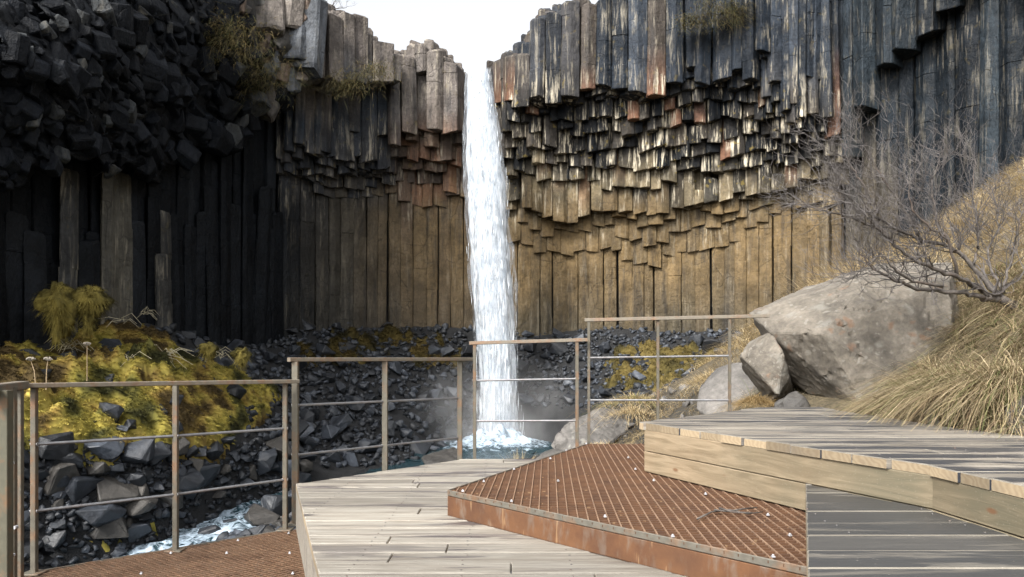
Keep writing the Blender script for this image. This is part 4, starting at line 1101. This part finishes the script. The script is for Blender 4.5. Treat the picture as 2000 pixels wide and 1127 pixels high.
moss_patch('far_moss', 'ochre moss patches in the scree behind the highest railing', (1, 13, 24, 41), far_mask, .3, .14, 14000, [(.04, .034, .012), (.10, .078, .022), (.14, .105, .032)], (.12, .3), .42, 3)
def mid_mask(u, y): return npsmooth(555, 600, u)*npsmooth(930, 890, u)*npsmooth(640, 660, y)*npsmooth(745, 700, y)*.85
moss_patch('mid_moss', 'dull ochre moss tufts under the brown columns beside the fall', (-12, -1.5, 26, 41), mid_mask, .3, .14, 12000, [(.04, .034, .012), (.10, .075, .02), (.13, .095, .03)], (.12, .35), .4, 6)
def moss_cushion(u, y, Y, w, h, d, n, label, hang=.5, cat='moss cushion'):
    c = px(u, y, Y); bm = bmesh.new(); bmesh.ops.create_icosphere(bm, subdivisions=4, radius=1)
    for v in bm.verts:
        q = v.co.copy(); v.co = Vector((q.x*w, q.y*d, q.z*h if q.z > 0 else q.z*h*(1+hang))); v.co *= 1+.5*mnoise.fractal(q*1.5+c, 1, 2, 5)
        if q.z < 0: v.co.x *= 1-.25*abs(q.z)
    V = np.array([tuple(v.co) for v in bm.verts]); Fc = np.array([[v.index for v in f.verts] for f in bm.faces]); bm.free()
    t = np.clip(fbm(V*2.5+5, 3)*1.3+.5, 0, .99)[:, None]; C = np.array([.06, .052, .016])*(1-t)+np.array([.25, .20, .05])*t
    root = make('moss_cushion', V, Fc, m_moss, None, True, np.c_[C, np.ones(len(C))]); root.location = c; tag(root, label, cat)
    sel = nr.integers(0, len(V), n); dd = V[sel]/np.array([w, d, h])**1.5+nr.normal(0, .3, (n, 3)); dd[:, 2] -= .2
    blades('moss_fronds', V[sel]*.97, dd, nr.uniform(.05, .17, n), nr.uniform(.009, .016, n), C[sel]*nr.uniform(.6, 1.4, (n, 1)), m_moss, None, 1.0, 2, parent=root)
moss_cushion(115, 590, 22.0, .46, .5, .45, 6000, 'olive moss cushion draped over a column stump, the taller of the pair', 1.0)
moss_cushion(178, 585, 22.4, .46, .36, .42, 5000, 'olive moss cushion draped over a column stump, the rounder of the pair', .3)
moss_cushion(175, 628, 22.3, .15, .22, .2, 700, 'small olive moss clump hanging below the rounder cushion', .5)
for u, y, lab in [(408, 680, 'small olive moss cap on a dark block nearest the moss mound'), (472, 692, 'small olive moss cap on a dark block nearest the second railing')]:
    moss_cushion(u, y, 25 if y > 600 else 30.2, .26, .2, .26, 700, lab, .6)

# dry stalks and umbels on the moss
m_straw = vcol_mat('straw', .7, .1)
def stalks(u, y, n, L, label, flat=.35):
    p = hit(u, y, 12) or px(u, y, 22); parts = []
    for i in range(n):
        a = U(-2.6, .6); d = Vector((math.cos(a), math.sin(a)*.6, U(-flat, flat))); q0 = Vector((U(-.22, .22), U(-.25, .1), .55+U(0, .2)))
        l = L*U(.5, 1); mid = q0+d*l*.5+Vector((0, 0, .16*U(0, 1.4))); parts.append(tube_data([q0, mid, q0+d*l+Vector((0, 0, -.12))], [.010, .008, .004], 4))
    V, Fc = merge(parts); o = make('dry_stalks', V, Fc, m_straw, None, False, [(.60, .54, .38, 1)]*len(V)); o.location = p
    tag(o, label, 'dry stalks')
stalks(140, 722, 16, .75, 'bleached fan of dry stalks beside the umbel heads')
stalks(320, 735, 26, 1.1, 'wide pale heap of fallen dry stalks in the middle of the moss slope')
stalks(425, 730, 14, .8, 'dry stalks arching over dark stones at the end of the moss')
stalks(260, 752, 18, .9, 'pale dry stalks lying just above the lowest handrail')
stalks(232, 668, 7, 1.0, 'few straw stalks leaning between the two moss humps')
stalks(285, 648, 8, .6, 'curled straw stalks on top of the bright moss mound')
def umbel(u, y0, y1, Y, label, lean=.0):
    top = px(u, y0, Y); bot = px(u, y1, Y); root = empty('umbel_plant', bot); tag(root, label, 'dry plant')
    h = (top-bot).length; tp = Vector((lean, 0, h))
    V, Fc = tube_data([Vector((0, 0, -.2)), Vector((lean*.3, 0, h*.5)), tp], [.014, .012, .009], 5); make('stem', V, Fc, m_straw, root, False, [(.35, .26, .16, 1)]*len(V))
    parts = []
    for i in range(30):
        a = 2*math.pi*i/15+U(-.2, .2); e = U(.2, 1.0); q = tp+Vector((math.cos(a)*.10*math.sin(e*1.5), math.sin(a)*.10*math.sin(e*1.5), .08*math.cos(e*1.2)))
        parts.append(tube_data([tp, q], [.004, .004], 3)); parts.append(tube_data([q-Vector((0, 0, .012)), q+Vector((0, 0, .005)), q+Vector((0, 0, .02))], [.004, .017, .006], 5))
    V, Fc = merge(parts); make('flower_head', V, Fc, m_straw, root, False, [(.36, .32, .26, 1)]*len(V))
umbel(70, 705, 745, 18.5, 'dead umbel flower head nearest the corner post', -.12); umbel(90, 705, 745, 18.6, 'dead umbel flower head, second from the corner post', .04); umbel(170, 675, 730, 20.5, 'tall single dead umbel in front of the bright moss mound')

# ------------------------------------------------------------------ bare bush
def bark_mat():
    k = M('bark'); p = k.P(); n1 = k.noise(p, 14, 5, .7); n2 = k.noise(p, 3, 3)
    cc = k.mix(k.ramp(n1, [(.35, 0.0), (.65, 1.0)]), (.032, .026, .023), (.12, .105, .092)); cc = k.mix(k.ramp(n2, [(.5, 0.0), (.7, .5)]), cc, (.12, .075, .05))
    return k.fin(cc, .8, k.bump(n1, .6, .01))
m_bark = bark_mat()
m_twig = M('twig_bark').fin((.075, .066, .062), .7)
def bare_bush(name, limbs, label, cat, twig_n, up=Vector((-.25, 0, .75)), scale=1.0, r0=.045):
    base = px(*limbs[0][0]); root = empty(name, base); tag(root, label, cat); TW = []
    def smooth_path(P, n=5):
        a = np.array([tuple(p) for p in P]); q = catmull(a, n) if len(a) > 2 else a; return [Vector(v) for v in q]
    def twig(p, d, L, r, depth):
        pts = [p]; dd = d.copy()
        nseg = 5 if depth > 1 else 4
        for i in range(nseg):
            dd = (dd+Vector((nr.normal(0, .24), nr.normal(0, .24), nr.normal(0, .22)))+up*.10).normalized(); pts.append(pts[-1]+dd*L/nseg)
        TW.append(tube_data(pts, [r*(1-.75*i/nseg) for i in range(nseg+1)], 3 if depth < 2 else 4))
        if depth > 0:
            for i in range(rng.choice([3, 4, 5]) if depth > 1 else rng.choice([2, 3, 4])):
                j = rng.randint(1, nseg); t = Vector((nr.normal(0, 1), nr.normal(0, 1), nr.normal(0, 1))).normalized()
                twig(pts[j], (dd*.75+t*.75+up*.25).normalized(), L*U(.45, .75), r*.6*(1-.5*j/nseg)+.0008, depth-1)
    for li, (pts, ra, rb) in enumerate([((l), a, b) for l, a, b in [(l, *rr) for l, rr in zip(limbs, LR)]]):
        P = smooth_path([px(*q)-base for q in pts], 6)
        P = [p+Vector((nr.normal(0, .008), nr.normal(0, .008), nr.normal(0, .008)))*scale if 0 < i < len(P)-1 else p for i, p in enumerate(P)]
        rr = [ra+(rb-ra)*i/(len(P)-1) for i in range(len(P))]
        V, Fc = tube_data(P, rr, 7); make('trunk' if li == 0 else 'branch', V, Fc, m_bark, root, True)
        nt = max(2, int(twig_n*sum((P[i+1]-P[i]).length for i in range(len(P)-1))/scale))
        for _ in range(nt):
            j = rng.randint(max(1, len(P)//4), len(P)-1); d = (P[j]-P[j-1]).normalized(); t = Vector((nr.normal(0, 1), nr.normal(0, 1), nr.normal(0, 1))).normalized()
            twig(P[j], (d*.6+t*.8+up*.5).normalized(), U(.26, .58)*scale, max(.0036*scale, rr[j]*.4), 2)
    V, Fc = merge(TW); o = make('twigs', V, Fc, m_twig, root); o['kind'] = 'stuff'
LR = [(.048, .038)]+[(.026, .006)]*3+[(.015, .004)]*9
bare_bush('bare_bush', [[(1985,600,7.6),(1950,582,7.6),(1920,583,7.6)],
    [(1925,583,7.6),(1860,570,7.5),(1800,566,7.4),(1745,545,7.3),(1700,520,7.3),(1672,480,7.3)],
    [(1950,580,7.6),(1900,520,7.7),(1860,485,7.7),(1800,470,7.6),(1740,440,7.5),(1660,400,7.4),(1600,412,7.4)],
    [(1920,570,7.6),(1870,540,7.4),(1800,515,7.3),(1740,470,7.2),(1700,420,7.2),(1640,370,7.2)],
    [(1955,575,7.6),(1975,510,7.7),(1990,440,7.8),(2010,380,7.9)],
    [(1900,520,7.7),(1910,450,7.8),(1900,380,7.9),(1905,310,8.0)],
    [(1860,485,7.7),(1830,430,7.8),(1820,360,7.8),(1840,300,7.9)],
    [(1800,470,7.6),(1760,400,7.6),(1720,340,7.6),(1690,290,7.6)],
    [(1740,470,7.2),(1700,440,7.1),(1640,420,7.0),(1575,400,7.0)],
    [(1700,420,7.2),(1690,370,7.2),(1660,320,7.2),(1620,290,7.2)],
    [(1840,560,7.4),(1760,540,7.2),(1720,500,7.1),(1660,545,7.1)],
    [(1870,540,7.4),(1850,470,7.3),(1790,420,7.2),(1770,350,7.2)],
    [(1960,570,7.6),(1930,500,7.9),(1950,430,8.1),(1935,360,8.3)]],
    'bare grey leaning bush with dense twigs growing from the grassy bank', 'bush', 17)
# scrub on the rim
LR = [(.05, .03)]+[(.03, .006)]*5
bare_bush('bare_shrub', [[(640,28,37),(640,18,37)], [(640,20,37),(625,8,37),(612,-6,37)], [(640,20,37),(652,6,37),(660,-4,37)], [(640,18,37),(668,16,37),(682,12,37)]], 'small bare shrub on the cliff rim against the white sky', 'shrub', 6, Vector((0, 0, .8)), 1.6)
def rim_tuft(u, y, Y, n, label, L=.5, sp=.5):
    c = px(u, y, Y); r = nr.normal(0, 1, (n, 3))*np.array([sp, .15, sp*.55]); r[:, 1] -= .1
    d = np.stack([nr.normal(0, .35, n)+r[:, 0]*.3, nr.normal(-.7, .25, n), nr.normal(.1, .35, n)], 1)
    o = blades('grass_tuft', r, d, nr.uniform(L*.25, L*.7, n), np.full(n, .022), pick_cols(n, [(.10, .085, .035), (.15, .115, .05), (.07, .07, .028)]), m_blade, label, 1.2, cat='grass tuft', kind=None); o.location = c
rim_tuft(1415, 25, 36.2, 1200, 'brown grass clump hanging on the upper cliff, nearest the frame top', .8, .7)
rim_tuft(1350, 45, 36.4, 700, 'smaller rusty grass clump on the upper cliff', .6, .4)
rim_tuft(680, 162, 34.4, 900, 'brown grass ledge above the blue columns', .6, .55)
rim_tuft(737, 142, 34.8, 700, 'olive grass pad beside the grey pinnacle', .6, .4)
rim_tuft(440, 75, 29.0, 1800, 'olive moss hanging on the dark broken rock, upper clump', .6, .8)
rim_tuft(495, 150, 31.0, 1800, 'olive moss hanging on the dark broken rock, lower clump', .6, .9)

# ------------------------------------------------------------------ platforms
m_deck = wood_mat('weathered_boards', (.29, .268, .228), (.175, .15, .12), .9, .54, (.065, .055, .055))
m_deck_hi = wood_mat('wet_boards', (.26, .235, .195), (.15, .125, .10), .95, .46, (.026, .030, .040), .65, .30)
m_deck_lo = wood_mat('wet_boards_dark', (.15, .138, .118), (.085, .078, .066), .9, .38, (.03, .033, .037), .6, .32)
m_riser = riser_mat(); m_worn = wood_mat('worn_board_edges', (.22, .20, .165), (.14, .125, .10), .3, .6, (.10, .09, .08))
m_rust = rust_mat('rust_plate'); m_bar = rust_mat('rust_bar', (.15, .085, .048), (.27, .17, .105), .25, .8, 9)
m_cross = rust_mat('rust_cross', (.055, .024, .010), (.11, .050, .021), .05, .85, 7)
m_edge = steel_mat('edge_steel', (.12, .11, .09), .55, .7, .4)
m_clip = steel_mat('clip_zinc', (.45, .45, .47), .35, .0, .6)
m_screw = steel_mat('screw_steel', (.10, .095, .09), .4, .4, .6)
bm = bmesh.new(); bmesh.ops.create_cone(bm, cap_ends=True, segments=8, radius1=.0065, radius2=.0055, depth=.003)
screw_me = bpy.data.meshes.new('screw'); bm.to_mesh(screw_me); bm.free(); screw_me.materials.append(m_screw)
def inside(q, x, y):
    sg = [(q[(i+1) % len(q)][0]-p[0])*(y-p[1])-(q[(i+1) % len(q)][1]-p[1])*(x-p[0]) for i, p in enumerate(q)]
    return all(v > 0 for v in sg) or all(v < 0 for v in sg)
def platform(name, label, poly, z, w, th, mat, phase=0.0, jag=.0, support=None):
    root = empty(name, (poly[0][0], poly[0][1], z-th)); tag(root, label, 'platform'); o0 = Vector(root.location)
    y0 = min(p[1] for p in poly)-phase; y1 = max(p[1] for p in poly); y = y0
    while y < y1:
        wd = w*U(.94, 1.06); q = clip_poly(clip_poly(poly, 0, 1, y+wd-.009), 0, -1, -y); y += wd
        if len(q) < 3 or max(p[1] for p in q)-min(p[1] for p in q) < .01: continue
        if jag:
            s_ = rng.uniform(-jag, jag); xm = min(p[0] for p in q); q = [(p[0]+(s_ if p[0] < xm+.35 else 0), p[1]) for p in q]
        pieces = [q]; xa, xb = min(p[0] for p in q), max(p[0] for p in q)
        if xb-xa > 1.2 and rng.random() < .45: xm_ = U(xa+.4, xb-.4); pieces = [clip_poly(q, 1, 0, xm_-.003), clip_poly(q, -1, 0, -xm_-.003)]
        for q in pieces:
            V, Fc = prism(q, z-th, z+U(-.004, .004), .005)
            pk = make('plank', [(a-o0.x, b-o0.y, c-o0.z) for a, b, c in V], Fc, mat, root); 
            ya, yb_ = min(p[1] for p in q), max(p[1] for p in q)
            for xs in np.arange(-3.0, 4.5, .55):
                for ys in (ya+.045, yb_-.045):
                    xs_ = xs+U(-.012, .012)
                    if ys > 3.1 and yb_-ya > .12 and inside(q, xs_, ys) and to_u(xs_, ys) < 2010:
                        so = bpy.data.objects.new('screw', screw_me); link(so, pk); so.location = (xs_-o0.x, ys-o0.y, max(v[2] for v in V)-o0.z+.0008)
            pk.data.materials.append(m_end); pk.data.materials.append(m_worn)
            for fc in pk.data.polygons:
                if abs(fc.normal.z) < .3 and abs(fc.normal.x) > .35: fc.material_index = 1
                elif .25 < fc.normal.z < .97 and mat != m_deck: fc.material_index = 2
    # joists under the boards, resting on posts in the ground
    cx = sum(p[0] for p in poly)/len(poly); cyy = sum(p[1] for p in poly)/len(poly)
    inner = [((p[0]-cx)*.86+cx, (p[1]-cyy)*.86+cyy) for p in poly]
    for i in range(len(inner)):
        a, b = inner[i], inner[(i+1) % len(inner)]
        V, Fc = box_data(Vector((a[0], a[1], z-th-.06))-o0, Vector((b[0], b[1], z-th-.06))-o0, .05, .11); make('joist', V, Fc, m_riser, root)
        g = float(ground(a[0], a[1]))
        if g < z-th-.2:
            V, Fc = box_data(Vector((a[0], a[1], g-.3))-o0, Vector((a[0], a[1], z-th-.12))-o0, .09, .09, Vector((0, 1, 0))); make('post', V, Fc, m_riser, root)
    return root
def board(root, name, a, b, z0, z1, th, mat):
    o0 = Vector(root.location); zc = (z0+z1)/2
    V, Fc = box_data(Vector((a[0], a[1], zc))-o0, Vector((b[0], b[1], zc))-o0, th, z1-z0, bev=.004); return make(name, V, Fc, mat, root)
Z1, Z2, Z3, Z4, Z5 = -1.45, -1.08, -.91, -.535, -.745
def pl(u, y, z): v = on_plane(u, y, z); return (v.x, v.y)
D2 = [pl(578, 945, Z2), pl(900, 897, Z2), (.55, 7.83), (.35, 6.6), (.30, 4.6), (1.05, 3.4), (1.2, 2.0), (-.37, 2.0), pl(624, 1127, Z2)]
deck2 = platform('wooden_platform', 'pale weathered plank platform below the rusty grating', D2, Z2, .2, .045, m_deck, .05)
dl = Vector((D2[0][0]-D2[8][0], D2[0][1]-D2[8][1], 0)).normalized()
board(deck2, 'side_board', (D2[0][0]+.016, D2[0][1]+.0), (-.37+.016, 2.0), Z2-.40, Z2-.047, .03, m_deck)
board(deck2, 'side_board', (D2[0][0]+.02, D2[0][1]-.03), (D2[1][0]+.0, D2[1][1]-.035), Z2-.30, Z2-.047, .03, m_riser)
D4 = [pl(1250, 825, Z4), pl(1480, 796, Z4), pl(1600, 795, Z4), pl(1830, 832, Z4), pl(2000, 852, Z4), (3.8, 3.4), (3.6, 2.2), (2.2, 2.2), (2.06, 3.09), (2.0, 3.70)]
deck4 = platform('wooden_platform', 'upper plank deck with dark wet streaks and thick timber riser', D4, Z4, .2, .052, m_deck_hi, .11, .012)
for z0, z1, in ((Z3+.004, Z3+.158), (Z3+.163, Z4-.054)):
    board(deck4, 'riser_board', (1.035, 5.90), (2.035, 3.69), z0, z1, .04, m_riser)
    board(deck4, 'riser_board', (2.035, 3.68), (2.095, 3.05), z0, z1, .04, m_riser)
    board(deck4, 'riser_board', (1.04, 5.93), (2.42, 7.53), z0, z1, .04, m_riser)
D5 = [(1.680, 4.395), (.985, 2.557), (.85, 2.2), (2.14, 2.2), (2.04, 3.08), (1.985, 3.70)]
deck5 = platform('wooden_platform', 'dark wet plank step tucked against the upper deck riser', D5, Z5, .24, .05, m_deck_lo, .02)
board(deck5, 'side_board', (1.682, 4.36), (.99, 2.53), Z3+.004, Z5-.052, .03, m_riser)

def grating(name, label, poly, z, ang, sp, cross, mat_edge_edges, clips, fascia_h):
    root = empty(name, (poly[0][0], poly[0][1], z)); tag(root, label, 'platform'); o0 = Vector(root.location)
    c, s = math.cos(ang), math.sin(ang)            # bars run along (c, s)
    nx, ny = -s, c
    ds = [nx*p[0]+ny*p[1] for p in poly]; es = [c*p[0]+s*p[1] for p in poly]
    def span(lo, hi, ax, ay, bx, by):             # piece of the strip lo<a.p<hi inside poly -> its extent along b
        q = clip_poly(clip_poly(poly, ax, ay, hi), -ax, -ay, -lo)
        if len(q) < 3: return None
        v = [bx*p[0]+by*p[1] for p in q]; return min(v), max(v)
    d = min(ds)+sp*.5
    while d < max(ds):
        r_ = span(d-.0015, d+.0015, nx, ny, c, s)
        if r_ and r_[1]-r_[0] > .03:
            a = Vector((nx*d+c*r_[0], ny*d+s*r_[0], z-.016)); b = Vector((nx*d+c*r_[1], ny*d+s*r_[1], z-.016))
            V, Fc = box_data(a-o0, b-o0, .0065, .032); make('bearing_bar', V, Fc, m_bar, root)
        d += sp
    parts = []; e = min(es)+cross*.5
    while e < max(es):
        r_ = span(e-.001, e+.001, c, s, nx, ny)
        if r_ and r_[1]-r_[0] > .02:
            a = Vector((c*e+nx*r_[0], s*e+ny*r_[0], z-.010)); b = Vector((c*e+nx*r_[1], s*e+ny*r_[1], z-.010))
            parts.append(box_data(a-o0, b-o0, .017, .012))
        e += cross
    V, Fc = merge(parts); o = make('cross_bars', V, Fc, m_cross, root); o['kind'] = 'stuff'
    for (a, b) in mat_edge_edges:
        board(root, 'edge_angle', a, b, z-.035, z+.004, .008, m_edge)
        board(root, 'fascia_plate', ((a[0]+b[0])/2+(a[0]-b[0])/2*.9995, (a[1]+b[1])/2+(a[1]-b[1])/2*.9995), ((a[0]+b[0])/2-(a[0]-b[0])/2*.9995, (a[1]+b[1])/2-(a[1]-b[1])/2*.9995), z-fascia_h, z-.037, .006, m_rust)
    for (u, y) in clips:
        p = on_plane(u, y, z); bm = bmesh.new(); bmesh.ops.create_cube(bm, size=1, matrix=Matrix.Translation((0, 0, .006))@Matrix.Diagonal((.017, .017, .008, 1)))
        bmesh.ops.create_cone(bm, cap_ends=True, segments=6, radius1=.006, radius2=.006, depth=.008, matrix=Matrix.Translation((0, 0, .013)))
        bmesh.ops.bevel(bm, geom=bm.edges[:], offset=.0015, segments=1, affect='EDGES')
        o = from_bm('clip', bm, m_clip, root); o.location = p-o0
    # bearers that carry it
    cx = sum(p[0] for p in poly)/len(poly); cyy = sum(p[1] for p in poly)/len(poly)
    for i in range(len(poly)):
        a, b = [((q[0]-cx)*.93+cx, (q[1]-cyy)*.93+cyy) for q in (poly[i], poly[(i+1) % len(poly)])]
        board(root, 'bearer', a, b, z-.12, z-.04, .04, m_rust)
        g = float(ground(a[0], a[1]))
        if g < z-.3 and fascia_h > .2:
            V, Fc = box_data(Vector((a[0], a[1], g-.3))-o0, Vector((a[0], a[1], z-.12))-o0, .07, .07, Vector((0, 1, 0))); make('post', V, Fc, m_rust, root)
    return root
A3, B3, C3 = pl(875, 958, Z3), pl(1150, 866, Z3), pl(1582, 1110, Z3)
D3 = [A3, B3, (1.32, 7.76), (1.95, 6.9), (1.72, 4.62), (1.66, 4.28), (1.30, 3.1), C3]
grating('grating_platform', 'rusty steel grating platform wedged between the wooden decks', D3, Z3, R(87.3), .055, .052, [(A3, B3), (A3, (C3[0]+.02, C3[1]-.02*(A3[1]-C3[1])/(C3[0]-A3[0])))],
        [(904, 961), (945, 942), (1004, 918), (1075, 897), (1106, 881), (1145, 868), (999, 981), (1090, 941), (1182, 1011), (1227, 895), (1241, 918), (1277, 940), (1378, 967), (1314, 1050), (1500, 1008), (1543, 1048), (1510, 1090)], .168)
A1 = pl(557, 1035, Z1); B1 = pl(40, 1128, Z1); v1 = pl(583, 1035, Z1)
D1 = [(B1[0]-.25, B1[1]-.1), (A1[0], A1[1]), (-1.775, 6.34), (-.40, 2.1), (-3.3, 2.1)]
grating('grating_platform', 'low rusty grating walkway beside the lowest railing', D1, Z1, math.atan2(A1[1]-B1[1], A1[0]-B1[0]), .045, .050, [(D1[0], D1[1])],
        [(276, 1122) , (334, 1082), (443, 1082), (465, 1057), (564, 1043), (566, 1082), (572, 1122)], .14)
# twig lying on the grating
parts = []
for k_, pts in enumerate([[(1362, 1018), (1390, 1004), (1425, 1000), (1460, 1008), (1490, 1004)], [(1395, 1003), (1420, 1006), (1450, 1001), (1478, 998)], [(1405, 1002), (1430, 1010), (1470, 1012)]]):
    parts.append(tube_data([on_plane(u, y, Z3)+Vector((0, 0, .012+.008*k_)) for u, y in pts], [.006, .005, .005, .004, .003][:len(pts)], 5))
V, Fc = merge(parts[:1]); tw = make('twig', V, Fc, m_bark, None, True); tag(tw, 'thin forked twig lying on the rusty grating', 'twig')
for q in parts[1:]:
    make('side_shoot', q[0], q[1], m_bark, tw, True)

# ------------------------------------------------------------------ railings
m_steel = steel_mat('railing_steel', (.11, .10, .078), .5, .7, .35); m_rod = steel_mat('railing_rod', (.22, .22, .225), .35, .2, .7); m_rail = steel_mat('handrail_steel', (.16, .14, .11), .5, .65, .35)
def railing(label, posts, ztop, zrods, ends, pw=.04, rail=(.05, .032), foot=None, rodr=.0105):
    root = empty('railing', (*posts[0][:2], posts[0][2])); tag(root, label, 'railing'); o0 = Vector(root.location)
    for (x, y, zb) in posts:
        zt = np.interp(x, [posts[0][0], posts[-1][0]], ztop)
        V, Fc = box_data(Vector((x, y, zb))-o0, Vector((x, y, zt-rail[1]))-o0, pw, pw, Vector((0, 1, 0)), .003); po = make('post', V, Fc, m_steel, root)
        zp = zb+.12 if zb < Z1 else zb
        V, Fc = prism([(x+a*.06-o0.x, y+b*.06-o0.y) for a, b in ((-1, -1), (1, -1), (1, 1), (-1, 1))], zp-o0.z, zp+.01-o0.z, .003); make('base_plate', V, Fc, m_steel, po)
        for za, zb2 in zrods:
            zw = float(np.interp(x, [posts[0][0], posts[-1][0]], (za, zb2))); V, Fc = tube_data([Vector((x-pw*.62, y, zw))-o0, Vector((x+pw*.62, y, zw))-o0], [rodr*1.35, rodr*1.35], 8); make('weld_collar', V, Fc, m_rod, po)
    a, b = ends; V, Fc = box_data(Vector(a)-o0-Vector((0, 0, rail[1]/2)), Vector(b)-o0-Vector((0, 0, rail[1]/2)), rail[0], rail[1], bev=.004); make('handrail', V, Fc, m_rail, root)
    for za, zb in zrods:
        p, q = posts[0], posts[-1]; n = len(posts); pts = [Vector((r_[0], r_[1], np.interp(i, [0, n-1], (za, zb))))-o0 for i, r_ in enumerate(posts)]
        for i in range(n-1):
            d = (pts[i+1]-pts[i]).normalized()*pw*.45
            V, Fc = tube_data([pts[i]+d, pts[i+1]-d], [rodr, rodr], 8); make('rod', V, Fc, m_rod, root, False)
    return root
def P3(u, Y, z): return ((u-1000)/F*Y, Y, z)
def G(u, y, z, dz=-.12): v = on_plane(u, y, z); return (v.x, v.y, z+dz)
railing('lowest steel railing with two thin rods, on the rusty walkway', [G(67, 1120, Z1), G(343, 1075, Z1), G(557, 1035, Z1)], (-.196, -.216), [(-.60, -.617), (-1.04, -1.037)],
        ((*P3(38, 4.98, 0)[:2], -.194), (*P3(582, 6.36, 0)[:2], -.217)), .036, (.05, .032))
railing('second railing with wide flat posts beside the pale plank platform', [P3(577, 6.42, Z2-.35), P3(752, 7.13, Z2-.35), P3(898, 7.86, Z2-.35)], (-.036, -.04), [(-.435, -.458), (-.85, -.863)],
        (P3(564, 6.38, -.036), P3(922, 7.95, -.045)), .05, (.05, .034))
railing('third railing crossing in front of the waterfall foot', [P3(927, 7.92, Z2-.3), P3(1127, 7.85, Z3-.35)], (.122, .15), [(-.283, -.262), (-.70, -.69)],
        (P3(917, 7.92, .122), P3(1147, 7.84, .155)), .034, (.05, .036))
railing('highest railing between the waterfall and the huge boulder', [P3(1150, 7.92, Z3-.35), P3(1285, 7.85, Z3-.4), P3(1425, 7.75, Z3-.4)], (.36, .385), [(-.048, -.026), (-.485, -.475)],
        (P3(1142, 7.93, .36), P3(1502, 7.70, .392)), .028, (.05, .036))
r0 = empty('railing_corner', P3(20, 4.7, Z1)); tag(r0, 'cluster of thick rusty corner posts with a bolted handrail end', 'railing'); o0 = Vector(r0.location)
for u, Y, w_, d_, zt in ((3, 4.45, .105, .06, -.215), (26, 4.72, .034, .034, -.21), (39, 4.9, .034, .034, -.205)):
    q = P3(u, Y, 0); V, Fc = box_data(Vector((q[0], q[1], Z1-.3))-o0, Vector((q[0], q[1], zt))-o0, w_, d_, Vector((0, 1, 0)), .003); make('post', V, Fc, m_steel if w_ < .05 else steel_mat('corner_post_steel', (.09, .085, .06), .6, .9, .3), r0)
V, Fc = box_data(Vector(P3(-40, 4.25, -.206))-o0, Vector(P3(44, 5.0, -.206))-o0, .075, .05, bev=.004); make('handrail', V, Fc, m_rail, r0)
for u, y in ((22, 905), (30, 1030), (24, 1085)):
    q = Vector(P3(u, 4.66, (HOR-y)/F*4.66)); bm = bmesh.new(); bmesh.ops.create_cone(bm, cap_ends=True, segments=8, radius1=.011, radius2=.011, depth=.03, matrix=Matrix.Rotation(R(90), 4, 'X'))
    o = from_bm('bolt', bm, m_clip, r0); o.location = q-o0
